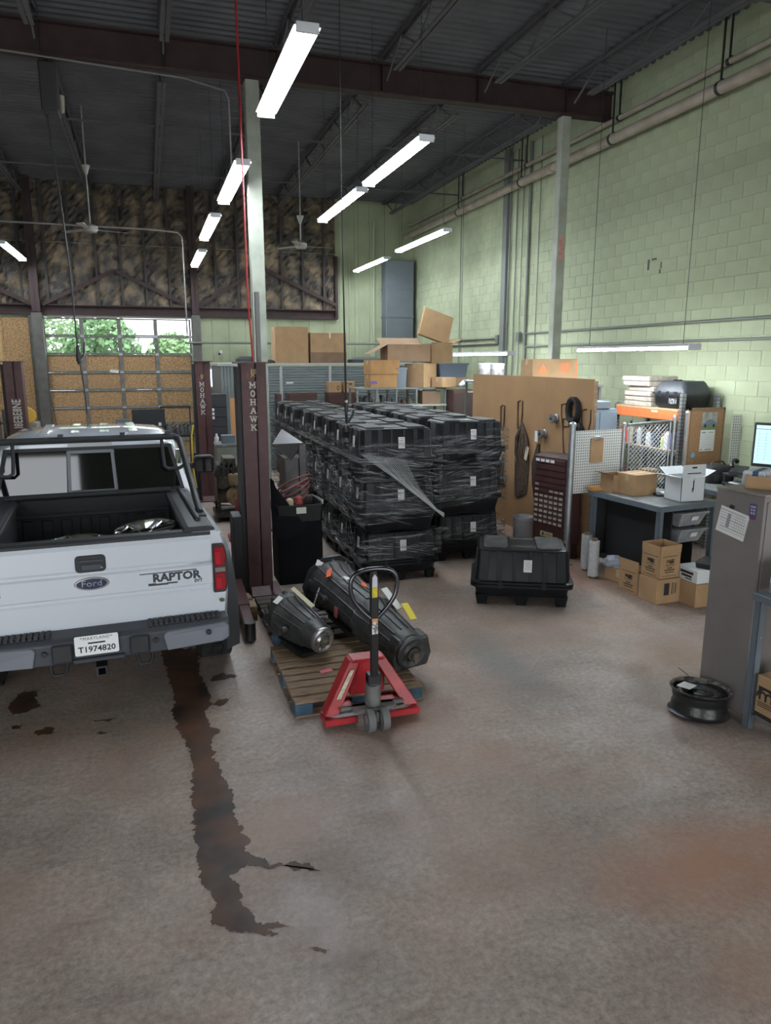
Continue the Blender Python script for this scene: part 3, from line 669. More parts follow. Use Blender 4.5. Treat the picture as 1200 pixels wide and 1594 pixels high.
m=MB(); m.bx(-.14,.14,.13,.2,.18,.46); m.bx(-.13,.13,.09,.24,.455,.48); m.build('frame_plate',RED,JK,bev=.01)
m=MB(); 
o=MB().add([(-.19,-.004,.38),(-.16,-.004,.4),(-.235,-.004,.26),(-.265,-.004,.24)],[(0,1,2,3)])
st_=[(-.145,.083,.41),(-.115,.083,.41),(-.235,.030,.215),(-.27,.030,.215)]
MB().add(st_+[(x,y+.003,z+.001) for x,y,z in st_],[(0,1,2,3),(7,6,5,4),(0,4,5,1),(1,5,6,2),(2,6,7,3),(3,7,4,0)]).build('instruction_sticker',mat('cream_sticker',(.6,.55,.4),.6,var=.4,vs=40),JK)
m=MB(); m.cyl((0,-.02,.14),(0,-.02,.33),.06,n=18); m.cyl((0,-.02,.33),(0,-.02,.36),.045,n=18); m.build('pump_body',mat('cast_iron_grey',(.22,.22,.21),.5,.5,var=.3,vs=15),JK,smooth=.6,bev=.004)
m=MB(); m.prism(rrect(-.17,.17,-.1,.03,.04),'z',.135,.165); m.bx(-.25,.25,-.03,.02,.14,.165); m.build('steer_crosshead',mat('cast_iron_grey',(0,0,0)),JK,bev=.008)
MB().bx(-.015,.015,-.14,.02,.07,.15).build('axle_yoke',mat('cast_iron_grey',(0,0,0)),JK,bev=.006)
for s in(-1,1):
    wo=MB().lathe([(.03,-.028),(.07,-.03),(.088,-.026),(.09,0),(.088,.026),(.07,.03),(.03,.028)],(s*.055,-.12,.09),(1,0,0),28).build('steer_wheel',mat('grey_tyre',(.13,.13,.13),.7),JK,smooth=.6)
    MB().cyl((s*.055-.034,-.12,.09),(s*.055+.034,-.12,.09),.035,n=14).build('hub',STEEL,wo,smooth=.6)
m=MB(); m.bx(-.05,.05,-.07,.01,.34,.42); m.cyl((-.05,-.035,.38),(.05,-.035,.38),.03,n=12); m.build('handle_socket',DKSTEEL,JK,bev=.006)
hs=MB().prism([(-.028,.40),(.028,.40),(.03,1.17),(.018,1.22),(-.018,1.22),(-.03,1.17)],'y',-.075,-.035).build('handle_shaft',mat('black_enamel',(.012,.012,.013),.3),JK,bev=.006)
lp=[(-.03,.86),(-.10,.93),(-.16,1.02),(-.175,1.12),(-.15,1.19),(-.07,1.225),(.07,1.225),(.15,1.19),(.175,1.12),(.16,1.02),(.10,.93),(.03,.86)]
lq=[]
for i in range(len(lp)-1):
    p0,p1,p2,p3=(Vector(lp[max(i-1,0)]),Vector(lp[i]),Vector(lp[i+1]),Vector(lp[min(i+2,len(lp)-1)]))
    for k in range(4): f_=k/4; lq.append(.5*(2*p1+(p2-p0)*f_+(2*p0-5*p1+4*p2-p3)*f_*f_+(3*p1-p0-3*p2+p3)*f_**3))
lq.append(Vector(lp[-1]))
MB().tube([(q[0],-.055,q[1]) for q in lq],.017,10).build('grip_loop',mat('worn_black_chrome',(.10,.10,.11),.22,.9),JK,smooth=.8)
MB().prism([(-.02,1.10),(.02,1.10),(.018,1.17),(0,1.195),(-.018,1.17)],'y',-.08,-.076).build('lever',mat('pale_lever',(.5,.5,.55),.4),hs)
MB().bx(-.02,.02,-.0785,-.0765,1.02,1.11).build('yellow_sticker',mat('yellow_sticker',(.6,.48,.03),.5,var=.3,vs=60),hs)
MB().bx(-.022,.022,-.0785,-.0765,.74,.86).build('white_sticker',mat('picture_sticker',(.62,.6,.58),.6,var=.75,vs=70,lo=.48,hi=.52),hs)
MB().bx(-.022,.022,-.0788,-.0766,.835,.86).build('orange_sticker',mat('orange_print',(.6,.25,.08),.6),hs)
# ======================= TRANSMISSIONS =======================
ALC=mat('dark_cast_alloy',(.085,.085,.083),.5,.55,var=.4,vs=12,bump=.25,bs=30)
ALC2=mat('black_painted_casting',(.02,.02,.021),.45,.2,var=.3,vs=12,bump=.2,bs=30)
ALB=mat('bright_machined_alloy',(.42,.42,.42),.35,.85,var=.3,vs=20)
YTAG=mat('yellow_tag',(.75,.62,.05),.7); OTAG=mat('orange_tag',(.85,.13,.03),.6); CREAM=mat('cream_paper',(.55,.5,.36),.8)
def gear(label,loc,yaw,pitch,prof,pan,bell,flange,dark,tail):
    t=thing('transmission',label,'gearbox',loc,group='salvaged gearboxes on the pallets',rot=(pitch,0,yaw))
    m=MB(); m.lathe(prof,(0,0,0),(0,-1,0),28); body=m.build('case',dark,t,smooth=.5)
    # longitudinal cooling ribs
    r=MB(); 
    for i in range(14):
        a=2*pi*i/14
        for (r0,h0),(r1,h1) in zip(prof[2:-3],prof[3:-2]):
            if abs(h1-h0)<.03: continue
            r.bar((r0*cos(a),-h0,r0*sin(a)),(r1*cos(a),-h1,r1*sin(a)),.012,.02)
    r.build('case_ribs',dark,t)
    # bell flange with bolt ears
    R0,h0=bell; m=MB(); m.lathe([(R0*.55,h0-.01),(R0,h0-.01),(R0,h0+.018),(R0*.9,h0+.03)],(0,0,0),(0,-1,0),10,cap=False)
    for i in range(10): a=2*pi*(i+.5)/10; m.cyl((R0*.97*cos(a),-h0+.012,R0*.97*sin(a)),(R0*.97*cos(a),-h0-.022,R0*.97*sin(a)),.022,n=8)
    m.build('bell_flange',dark,t)
    m=MB()
    for i in range(10): a=2*pi*(i+.5)/10; m.cyl((R0*.97*cos(a),-h0-.02,R0*.97*sin(a)),(R0*.97*cos(a),-h0-.035,R0*.97*sin(a)),.011,n=6)
    m.build('flange_bolts',ALB,t)
    # oil pan
    x0,y0,z0,wx,wy=pan; m=MB(); m.bx(-wx/2,wx/2,-y0-wy,-y0,z0-.06,z0); m.bx(-wx/2-.02,wx/2+.02,-y0-wy-.015,-y0+.015,z0-.005,z0+.012); m.build('oil_pan',ALC2,t,bev=.012,seg=2)
    # side bosses, solenoid block, lines
    for s in(-1,1):
        m=MB(); m.box((s*prof[3][0]*.95,-prof[3][1]-.05,-.03),(.06,.12,.09)); m.cyl((s*prof[3][0],-prof[3][1]-.18,.02),(s*(prof[3][0]+.05),-prof[3][1]-.18,.02),.03,n=10); m.build('boss',dark,t,bev=.006)
    MB().tube([(-R0*.7,-h0-.06,.05),(-R0*.85,-h0-.12,-.04),(-R0*.7,-h0-.22,-.08),(-R0*.62,-h0-.34,-.02)],.007,6).build('cooler_line',STEEL,t)
    # tail face
    rt,ht=tail; f=MB(); f.lathe([(rt*.45,ht-.005),(rt,ht-.005),(rt,ht+.022),(rt*.88,ht+.03),(rt*.6,ht+.018),(rt*.45,ht+.04)],(0,0,0),(0,-1,0),28,cap=False)
    for i in range(10): a=2*pi*i/10; f.bar((rt*.4*cos(a),-ht-.015,rt*.4*sin(a)),(rt*.9*cos(a),-ht-.02,rt*.9*sin(a)),.014,.016)
    f.build('tail_flange',flange,t,smooth=.5)
    MB().cyl((0,-ht,0),(0,-ht-.05,0),rt*.40,n=20).build('seal',flange,t,smooth=.6)
    MB().cyl((0,-ht-.03,0),(0,-ht-.085,0),rt*.2,n=16).build('output_shaft',mat('brassy_steel',(.24,.2,.13),.4,.8),t,smooth=.6)
    return t
t1=gear('smaller transmission on the pallet with bright round tail flange, beside truck tyre',(1.06,6.42,.395),rad(24),rad(9),[(.12,0),(.20,.0),(.205,.1),(.185,.14),(.165,.26),(.14,.45),(.115,.58),(.10,.62)],(0,.16,-.155,.26,.36),(.205,.0),ALB,ALC,(.118,.60))
MB().box((-.11,-.06,.178),(.085,.055,.003),(.1,-.5,.2)).build('white_label',PAPER,t1)
MB().box((.06,-.2,.225),(.07,.26,.003),(.5,.1,.5)).build('paper_tag',CREAM,t1)
t2=gear('long transmission with transfer case and yellow tag, on the pallet behind jack',(1.60,6.78,.52),rad(14),rad(8.5),[(.16,0),(.25,.0),(.25,.06),(.21,.14),(.19,.42),(.19,.78),(.215,.82),(.215,.88),(.19,.98),(.16,1.34),(.155,1.44),(.13,1.46)],(0,.25,-.17,.30,.45),(.255,.0),ALC,ALC,(.145,1.46))
tx=t2
m=MB(); m.prism([(-.15,-.17),(.19,-.17),(.22,-.05),(.17,.12),(-.12,.12),(-.17,-.05)],'y',-1.46,-1.3); m.build('transfer_case',ALC,tx,bev=.02,seg=2)
m=MB(); m.lathe([(.03,.0),(.30,0),(.305,.02),(.28,.03)],(0,-.005,0),(0,1,0),10); m.build('adapter_plate',ALC2,tx)
MB().box((-.135,-.01,.235),(.09,.003,.06),(-.3,.5,.0)).build('white_label',PAPER,tx)
MB().box((-.11,-.16,.205),(.05,.2,.004),(.05,-.45,-.55)).build('orange_tag',OTAG,tx)
MB().box((.07,-.52,.196),(.05,.08,.004),(0,.3,-.4)).build('orange_tag',OTAG,tx)
MB().box((-.02,-.33,.197),(.06,.075,.003),(0,0,.3)).build('white_label',PAPER,tx)
MB().box((.140,-.90,.215),(.085,.24,.003),(.55,.1,.35)).build('paper_tag',PAPER,tx)
MB().box((.222,-1.07,.150),(.09,.17,.003),(.6,.2,.25)).build('yellow_tag',YTAG,tx)
MB().tube([(-.2,-.15,.05),(-.28,-.2,-.1),(-.26,-.3,-.22),(-.2,-.42,-.25)],.008,6).build('cooler_line',STEEL,tx)
MB().box((-.2,-.5,-.05),(.012,.05,.1)).build('red_tag',mat('dull_red_tag',(.4,.1,.1),.7),tx)
# ======================= BLACK CRATES =======================
CR=mat('black_crate_plastic',(.009,.0105,.013),.42,spec=.3,bump=.12,bs=110,var=.25,vs=5)
CRT=mat('dusty_crate_top',(.06,.058,.05),.7,var=.75,vs=7,col2=(.018,.018,.018),lo=.4,hi=.6)
def rr3(hx,hy,z,r,n=3): return [(x,y,z) for x,y in rrect(-hx,hx,-hy,hy,r,n)]
def crate_meshes():
    b=MB()   # tray
    b.loft([rr3(.46,.33,.10,.05),rr3(.47,.34,.12,.06),rr3(.49,.36,.215,.07)])
    tray=b.mesh('tray',CR,.7); b=MB(); b.loft([rr3(.43,.30,.0,.05),rr3(.45,.32,.03,.06),rr3(.49,.36,.215,.07)]); tray=(tray,b.mesh('deep_tray',CR,.7))
    f=MB()
    for sx in(-1,0,1):
        for sy in(-1,1):
            f.loft([[(sx*.41+x,sy*.28+y,z) for x,y,z in rr3(.05 if sx else .07,.045,0,.01,1)],[(sx*.40+x,sy*.275+y,z) for x,y,z in rr3(.065 if sx else .085,.06,.115,.01,1)]])
    foot=MB().loft([rr3(.05,.045,0,.012,2),rr3(.066,.06,.115,.012,2)]).mesh('foot',CR,.7)
    r=MB(); r.loft([rr3(.50,.365,.205,.08),rr3(.53,.39,.21,.09),rr3(.53,.39,.235,.09),rr3(.515,.38,.242,.085),rr3(.53,.39,.248,.09),rr3(.53,.39,.27,.09),rr3(.50,.365,.275,.08)])
    rim=r.mesh('rim',CR,.6)
    l=MB(); l.loft([rr3(.485,.345,.27,.06),rr3(.478,.337,.30,.06),rr3(.462,.312,.585,.06),rr3(.447,.297,.612,.06),rr3(.42,.27,.622,.05)])
    lid=l.mesh('lid',CR,.6)
    g=MB()
    for s in(-1,1):   # ribs down the faces, corner blocks and end panels
        for x0,w in((-.40,.045),(-.24,.03),(-.085,.014),(.085,.014),(.24,.03),(.40,.045)):
            a=[(x0-w,s*.338,.285),(x0+w,s*.338,.285),(x0*.97+w*.95,s*.309,.60),(x0*.97-w*.95,s*.309,.60)]
            g.add(a+[(x,y+s*.016,z) for x,y,z in a],[(0,1,2,3),(7,6,5,4),(0,4,5,1),(1,5,6,2),(2,6,7,3),(3,7,4,0)])
        for y0 in(-.2,.2):
            a=[(s*.478,y0-.05,.285),(s*.478,y0+.05,.285),(s*.459,y0*.93+.047,.60),(s*.459,y0*.93-.047,.60)]
            g.add(a+[(x+s*.016,y,z) for x,y,z in a],[(0,1,2,3),(7,6,5,4),(0,4,5,1),(1,5,6,2),(2,6,7,3),(3,7,4,0)])
    g.bx(-.30,.30,-.20,.20,.45,.60); ribs=g.mesh('lid_ribs',CR)
    t=MB()
    for x0,x1 in((-.40,-.15),(.15,.40)): t.prism(rrect(x0,x1,-.265,.265,.03,2),'z',.615,.636)
    t.bx(-.12,.12,-.20,-.14,.617,.628); t.bx(-.12,.12,.14,.20,.617,.628)
    top=t.mesh('top_pads',CRT)
    k=MB(); k.bx(-.02,.02,-.3945,-.38,.20,.285); k.bx(-.028,.028,-.3935,-.38,.222,.262); latch=k.mesh('latch',CR)
    lb=MB().box((0,0,0),(.085,.003,.135)).mesh('label',PAPER)
    ru=MB()
    for i in range(5): ru.box((0,-.002,.05-.02*i),(.06*(1-.1*(i%2)),.001,.004))
    ink=ru.mesh('print',mat('grey_ink',(.3,.3,.31),.8))
    return tray,foot,rim,lid,ribs,top,latch,lb,ink
CM=crate_meshes()
def crate(label,x,y,z,rz,group,side=False):
    tray,foot,rim,lid,ribs,top,latch,lb,ink=CM
    t=thing('shipping_crate',label,'crate',(x,y,z),rz,group)
    link('tray',tray[z>.1],t)
    if z<.1:
        for sx in(-1,1):
            for sy in(-1,1): link('foot',foot,t,loc=(sx*.41,sy*.29,0))
        link('foot',foot,t,loc=(0,-.29,0)); link('foot',foot,t,loc=(0,.29,0))
    link('rim',rim,t); link('lid',lid,t); link('lid_ribs',ribs,t); link('top_pads',top,t)
    for sx in(-.22,.22): link('latch',latch,t,loc=(sx,0,0))
    l=link('label',lb,t,loc=(.04+R(-.03,.03),-.338,.45),rot=(-.085,0,0)); link('print',ink,l)
    if side:
        l=link('label',lb,t,loc=(-.485,R(-.05,.05),.45),rot=(-.06,0,-pi/2)); link('print',ink,l)
    return t
ORD=['front','second','third','fourth','fifth','sixth','seventh','eighth']
TI=['bottom','middle','top']
rc=random.Random(5)
stacks=[]
SX=.95
for col,(cx,y0,n) in enumerate(((2.84,8.56,8),(4.04,9.22,6))):
    for r in range(n):
        px,py=cx+rc.uniform(-.02,.02),y0+.79*r
        for k in range(3):
            dx=-.02*k if (col==0) else rc.uniform(-.03,.03)
            crate('black plastic crate, %s of the %s stack in the %s row'%(TI[k],ORD[r]+('most' if r==0 else ''),('left','right')[col]),px+dx+rc.uniform(-.012,.012),py+rc.uniform(-.003,.003),k*.6365,rc.uniform(-.003,.003),'stacked black plastic shipping crates',side=(col==0)).scale=(SX,.96,1)
        stacks.append((col,r,px,py))
crate('single black crate standing alone on the open floor, dusty lid',3.97,7.24,0,rad(-25.5),None).scale=(1.07,1.05,1.02)
# ======================= CARTONS =======================
TAPE=mat('packing_tape',(.45,.32,.18),.35)
def carton(label,x,y,z,w,d,h,rz=0,m=KRAFT,group=None,flaps=None,tape=True,cat='box',name='cardboard_box',tilt=(0,0)):
    t=thing(name,label,cat,(x,y,z),group=group,rot=(tilt[0],tilt[1],rz))
    if flaps is None:
        MB().bx(-w/2,w/2,-d/2,d/2,0,h).build('body',m,t,bev=.006)
        MB().bx(-w/2-.0005,w/2+.0005,-.0015,.0015,h-.003,h+.0006).build('seam',KRAFTD,t)
        if tape:
            MB().bx(-w/2-.001,w/2+.001,-.028,.028,h-.09,h+.001).build('tape',TAPE,t)
    else:
        q=.006; b=MB(); b.bx(-w/2,w/2,-d/2,d/2,0,q); b.bx(-w/2,-w/2+q,-d/2,d/2,0,h); b.bx(w/2-q,w/2,-d/2,d/2,0,h); b.bx(-w/2,w/2,-d/2,-d/2+q,0,h); b.bx(-w/2,w/2,d/2-q,d/2,0,h)
        b.build('body',m,t)
        for sd,ang,ln in flaps:    # side, opening angle from vertical (deg, outward), length
            a=rad(ang); f=MB(); s_=sin(a)*ln; c_=cos(a)*ln
            e=.004
            if sd in('x-','x+'):
                s=-1 if sd=='x-' else 1; X=s*w/2
                p=[(X,-d/2,h),(X,d/2,h),(X+s*s_,d/2,h+c_),(X+s*s_,-d/2,h+c_)]; n=Vector((s*cos(a)*e,0,-sin(a)*e))
            else:
                s=-1 if sd=='y-' else 1; Y=s*d/2
                p=[(-w/2,Y,h),(w/2,Y,h),(w/2,Y+s*s_,h+c_),(-w/2,Y+s*s_,h+c_)]; n=Vector((0,s*cos(a)*e,-sin(a)*e))
            p2=[tuple(Vector(v)+n) for v in p]
            f.add(p+p2,[(0,1,2,3),(7,6,5,4),(0,4,5,1),(1,5,6,2),(2,6,7,3),(3,7,4,0)]).build('flap',m,t)
    return t
def prints(t,face,w,d,h,items,m=INK):    # flat ink marks on a face; items: (u,v,du,dv) centred in the face
    b=MB()
    for u,v,du,dv in items:
        if face=='y-': b.bx(u-du/2,u+du/2,-d/2-.0012,-d/2-.0002,v-dv/2,v+dv/2)
        else: b.bx(-w/2-.0012,-w/2-.0002,-(u+du/2),-(u-du/2),v-dv/2,v+dv/2)
    return b.build('print',m,t)
# ======================= FENCE CORNER, BENCH =======================
FG='galvanised fence posts of the parts cage'
def fpost(label,x,y,r,h):
    t=thing('fence_post',label,'post',(x,y,0),group=FG)
    MB().cyl((0,0,0),(0,0,h),r,n=18).build('pipe',STEEL,t,smooth=.6)
    MB().lathe([(r+.004,-.02),(r+.006,.015),(r*.8,.035),(.0,.045)],(0,0,h)).build('cap',STEEL,t,smooth=.6)
    for z in(h-.22,h*.55,h*.25): MB().cyl((0,0,z-.012),(0,0,z+.012),r+.005,n=18).build('band',STEEL,t)
    MB().box((0,0,.006),(.14,.14,.012)).build('foot',STEEL,t)
fpost('galvanised corner post of the parts cage beside maroon drawer cabinet',5.20,8.25,.042,1.87)
fpost('galvanised post between white pegboard and chain link',6.08,8.38,.028,1.83)
fpost('slim galvanised post at the right end of chain link',6.86,8.34,.022,1.92)
fpost('thick galvanised post beside the perforated rack upright',6.98,8.22,.04,1.98)
cl=thing('chain_link_panel','chain link mesh panel with galvanised frame above the bench','fence',(6.47,8.34,0))
f=MB(); f.cyl((-.36,0,1.84),(.36,.02,1.88),.018,n=10); f.cyl((-.36,0,.1),(.36,.02,.1),.018,n=10); f.cyl((-.33,0,.1),(-.33,0,1.84),.012,n=8); f.cyl((.34,0.02,.1),(.34,.02,1.87),.012,n=8); f.build('rail_frame',STEEL,cl,smooth=.6)
mesh_=MB(); st=.062
k=-.33
def clip(x0,z0,dx):
    pass
for i in range(-32,14):       # woven zigzag wires
    for s in(-1,1):
        pts=[]; x=i*st*1.0
        za,zb=.12,1.84
        for j in range(0,29):
            z=za+(zb-za)*j/28; xx=x+(z-za)*1.0*(1) if s>0 else x+(zb-z)*1.0
            if -.33<=xx<=.34: pts.append((xx,(.003 if (j+i)%2 else -.003)+.01,z))
        if len(pts)>1: mesh_.tube(pts,.0042,4)
o=mesh_.build('chain_link',mat('bright_galv_wire',(.5,.52,.53),.5,.3),cl); o['kind']='stuff'
PEG=mat('white_pegboard',(.60,.61,.58),.6)
def pegboard(label,x,y,z0,z1,w,rz=0,loc=None):
    t=thing('pegboard',label,'pegboard',(x,y,z0),rz)
    MB().bx(0,w,-.003,.003,0,z1-z0).build('board',PEG,t)
    h=MB(); n=int(w/.036); m=int((z1-z0)/.036)
    for i in range(n):
        for j in range(m):
            cx,cz=.025+i*.036,.025+j*.036; h.add([(cx+.0085*cos(a),-.0036,cz+.0085*sin(a)) for a in (0,pi/3,2*pi/3,pi,4*pi/3,5*pi/3)],[(0,1,2,3,4,5)])
    o=h.build('holes',mat('dark_hole',(.05,.05,.05),.9),t); o['kind']='stuff'
    return t
pegboard('white pegboard panel on the cage fence behind the bench boxes',5.26,8.26,.96,1.79,.76,rad(6))
pegboard('narrow white pegboard standing at the wall right of cork board',7.54,8.02,1.30,1.97,.15)
cb=thing('clipboard','brown clipboard hanging on the white pegboard','clipboard',(5.60,8.285,1.36),rad(6))
MB().bx(-.1,.115,-.004,.004,0,.33).build('board',KRAFT,cb,bev=.01); MB().bx(-.04,.06,-.012,.002,.30,.35).build('clip',STEEL,cb,bev=.004)
# workbench with grey steel legs and tilt bins
BT=mat('scuffed_grey_top',(.21,.22,.215),.5,var=.45,vs=9,det=8)
BZ=1.02
bn=thing('workbench','long grey steel workbench with dark open front, boxes on top','workbench',(5.60,6.93,0),rad(6.5))
MB().bx(-.03,.93,-.03,1.24,.975,1.02).build('bench_top',BT,bn,bev=.006)
f=MB(); f.bx(-.032,-.025,-.032,1.242,.955,1.021); f.bx(-.032,.932,-.035,-.028,.955,1.021); f.build('edge_rim',GREYP,bn)
for x,y in((0,0),(0,1.16),(.86,0),(.86,1.16)):
    l=MB(); l.bx(x,x+.06,y,y+.006,0,.975); l.bx(x,x+.006,y,y+.06,0,.975); l.build('leg',GREYP,bn)
pn=mat('black_hardboard',(.013,.013,.014),.7)
p=MB(); p.bx(.62,.63,.06,1.15,.05,.97); p.build('back_panel',pn,bn)
MB().bx(.06,.9,.05,1.18,.14,.16).build('lower_shelf',mat('dark_shelf',(.03,.03,.032),.7),bn)
MB().bx(.20,.215,.01,1.12,.16,.95).build('divider',pn,bn)
MB().bx(.06,.62,1.15,1.16,.1,.97).build('end_panel',pn,bn)
MB().bx(.22,.86,.5,.51,.16,.95).build('bin_back',pn,bn)
CLB=mat('translucent_bin',(.33,.34,.35),.3,var=.35,vs=10)
for i,(z,c) in enumerate(((.74,'upper'),(.54,'lower'))):
    t=thing('tilt_bin','%s clear plastic bin with a paper label in the bench end'%c,'bin',(6.06,6.97,z+.01),rad(6.5),group='clear tilt bins in the bench')
    a=MB(); a.loft([[(-.17,-.0,0),(.17,0,0),(.17,.2,0),(-.17,.2,0)],[(-.19,-.07,.16),(.22,-.07,.17),(.22,.2,.17),(-.19,.2,.16)]],cap=True); a.build('body',CLB,t,bev=.008)
    MB().bx(-.205,.235,-.085,.0,.158,.175).build('lip',CLB,t,bev=.004)
    MB().box((.03,-.055,.10),(.1,.003,.055),(.41,0,0)).build('label',PAPER,t)
# boxes on the bench
carton('small open brown box at the far end of bench top',5.70,7.98,BZ,.27,.24,.23,rz(0) if False else .1,group='boxes on the bench',flaps=[('x-',70,.11),('x+',95,.1),('y-',170,.05)])
b=carton('plain brown square box on the bench beside the smaller open one',5.86,7.74,BZ,.36,.32,.27,.16,group='boxes on the bench')
wb_=carton('tall white printed carton with open brown flaps on the bench corner',6.16,7.22,BZ,.34,.30,.30,.0,m=mat('white_carton',(.60,.62,.63),.7),group='boxes on the bench',flaps=[('x-',80,.15),('x+',65,.16),('y+',60,.15)])
fl=MB(); fl.bx(-.165,.165,-.15,-.146,.31,.45); fl.build('handle_panel',mat('white_carton',(0,0,0)),wb_)
prints(wb_,'y-',.33,.3,.31,[(.0,.415,.07,.02),(0,.345,.2,.012),(0,.20,.012,.12),(.008,.2,.006,.17),(-.01,.14,.01,.05)])
prints(wb_,'x-',.33,.3,.31,[(.0,.18,.05,.12),(.05,.18,.012,.15)])
tag(MB().bx(-.12,.12,-.06,.06,0,.05).build('parts_tray',mat('orange_plastic',(.55,.25,.06),.5),loc=(5.53,8.11,BZ),bev=.005),'orange parts tray of black bits at the bench far end','tray')
tag(MB().bx(-.08,.08,-.11,.11,0,.012).build('notepad',PAPER,loc=(6.22,7.6,BZ),rot=(0,0,.4)),'white notepad on the bench behind the tall white carton','paper')
tag(MB().bx(-.06,.06,-.1,.1,0,.025).build('handheld_scanner',CARB,loc=(6.06,7.56,BZ),rot=(0,0,-.3),bev=.008),'black handheld device on the bench between two boxes','device')
# stretch film rolls
FILM=mat('rolled_film',(.52,.54,.55),.25,var=.15,vs=20,bump=.1,bs=20,coat=.4)
for i,(x,y,lb) in enumerate(((5.29,7.92,'roll of clear stretch film standing against the cage post, farther one'),(5.19,7.60,'roll of clear stretch film standing nearest the camera'))):
    t=thing('film_roll',lb,'roll',(x,y,0),group='stretch film rolls by the bench')
    MB().lathe([(.03,.03),(.066,.03),(.067,.48),(.03,.48)],n=24).build('film',FILM,t,smooth=.6)
    MB().lathe([(.026,0),(.036,0),(.036,.515),(.026,.515)],n=20,cap=False).build('core',KRAFTD,t,smooth=.6)
# cartons on the floor under the bench
BX=.30
def printed(t,w,d,h,f):
    prints(t,f,w,d,h,[(0,.185,.13,.075)],mat('print_block',(.30,.185,.095),.85))
    prints(t,f,w,d,h,[(0,.255,.22,.006),(-.01,.20,.085,.03),(.02,.185,.06,.03),(.035,.212,.05,.02),(.0,.15,.13,.007),(0,.122,.07,.012),(0,.098,.15,.012),(0,.072,.13,.010),(.0,.03,.2,.005)])
c_=carton('lower brown carton with a black printed panel under a stacked one',5.42,6.63,0,.34,.30,.285,.08,group='brown printed cartons on the floor',tape=False)
prints(c_,'y-',.34,.3,.285,[(-.03,.17,.075,.14),(.05,.17,.012,.14),(.075,.17,.006,.13),(.1,.17,.012,.12)])
u=carton('open brown carton with black printing stacked on another carton',5.43,6.645,.287,.30,.28,.29,.10,group='brown printed cartons on the floor',flaps=[('x-',2,.09),('x+',2,.09),('y-',3,.09),('y+',2,.09)])
printed(u,.30,.28,.29,'y-'); printed(u,.30,.28,.29,'x-')
u2=carton('slim brown carton with black printing left of the stacked pair',5.36,6.98,0,.22,.30,.29,.15,group='brown printed cartons on the floor',flaps=[('x-',3,.11)])
printed(u2,.22,.3,.29,'x-')
carton('long low brown carton with white label lying under the bench',5.48,7.34,0,.24,.46,.16,.16,group='brown printed cartons on the floor')
carton('plain brown carton right of the printed cartons, white box on top',5.78,6.42,0,.36,.34,.27,.03,tape=False,group='brown printed cartons on the floor')
w_=carton('white box with black print holding a dark cast part, on plain carton',5.78,6.42,.273,.35,.33,.15,.03,m=mat('white_carton',(0,0,0)),tape=False)
prints(w_,'x-',.35,.33,.15,[(-.0,.1,.2,.03),(.0,.06,.16,.025),(.03,.03,.1,.012)])
m=MB(); m.loft([[(x*1.0,y,z) for x,y,z in rr3(.13,.1,0,.04)],rr3(.14,.11,.06,.05),rr3(.09,.07,.10,.03)])
tag(m.build('cast_part',mat('black_painted_casting',(0,0,0)),loc=(5.85,6.37,.424),rot=(0,0,.5),smooth=.5),'black cast part lying on the white box','part')
m=MB(); rb=random.Random(3); bag=[]
for k in range(7):
    a=k/6; rr_=.14*math.sqrt(max(.02,1-(a*1.0)**2)); bag.append([(rr_*cos(2*pi*i/12)*(1+rb.uniform(-.3,.3)),rr_*sin(2*pi*i/12)*(1+rb.uniform(-.3,.3)),a*.13+rb.uniform(-.015,.015)*(0<k<6)) for i in range(12)])
m.loft(bag); tag(m.build('plastic_bag',mat('white_plastic_bag',(.42,.45,.52),.4),loc=(5.44,7.53,.16),smooth=.5),'crumpled white plastic bag on the low carton under bench','bag')
# ======================= MAROON DRAWER CABINET =======================
dc=thing('parts_cabinet','maroon steel small-parts drawer cabinet with rows of white labels','cabinet',(5.06,8.93,0),rad(-76))
DCW=.60; DB=mat('maroon_cabinet',(.07,.028,.027),.5,var=.2,vs=8)
m=MB(); m.bx(0,DCW,.0,.30,.22,1.40); m.build('body',DB,dc,bev=.004)
MB().add([(-.01,-.01,1.40),(DCW+.01,-.01,1.40),(DCW+.01,.31,1.40),(-.01,.31,1.40),(.05,.05,1.44),(DCW-.05,.05,1.43),(DCW-.05,.27,1.43),(.05,.27,1.44)],[(4,5,6,7),(0,1,5,4),(1,2,6,5),(2,3,7,6),(3,0,4,7),(3,2,1,0)]).build('top_tray',mat('dusty_maroon',(.13,.085,.075),.8,var=.4,vs=8),dc)
for x in(.02,DCW-.08):
    for y in(.02,.24): MB().bx(x,x+.06,y,y+.05,0,.22).build('leg',DB,dc)
LBL=mat('aged_label',(.42,.38,.32),.8,var=.35,vs=30)
z=1.30
rows=[(.085,[0,1,2,3]),(.085,[]),(.085,[]),(.085,[]),(.075,[0]),(.075,[0,3,4,5])]+[(.072,[0,1,2,3,4,5])]*6
z=1.385
for hh,ls in rows:
    for c in (range(6) if len(ls)>4 else [0]):
        w0=DCW-.04; x0=.02+c*w0/6 if len(ls)>4 else .02; x1=x0+(w0/6-.006 if len(ls)>4 else w0)
        d_=MB(); d_.bx(x0,x1,-.012,.01,z-hh+.014,z-.004); 
        dd=d_.build('drawer',DB,dc,bev=.003)
        if len(ls)>4: MB().bx(x0+.012,x1-.012,-.0145,-.012,z-hh+.02,z-.02).build('label',LBL,dd)
        else:
            MB().bx(x0,x1,-.02,-.01,z-hh+.016,z-hh+.026).build('lip',DB,dd)
            for q in ls:
                xx=.03+q*w0/6; MB().bx(xx,xx+.07,-.0145,-.012,z-hh+.03,z-.018).build('label',PAPER if hh>.08 else LBL,dd)
    z-=hh
MB().bx(.16,.40,-.004,.0,.29,.36).build('name_plate',mat('cream_plate',(.55,.48,.28),.6),dc)
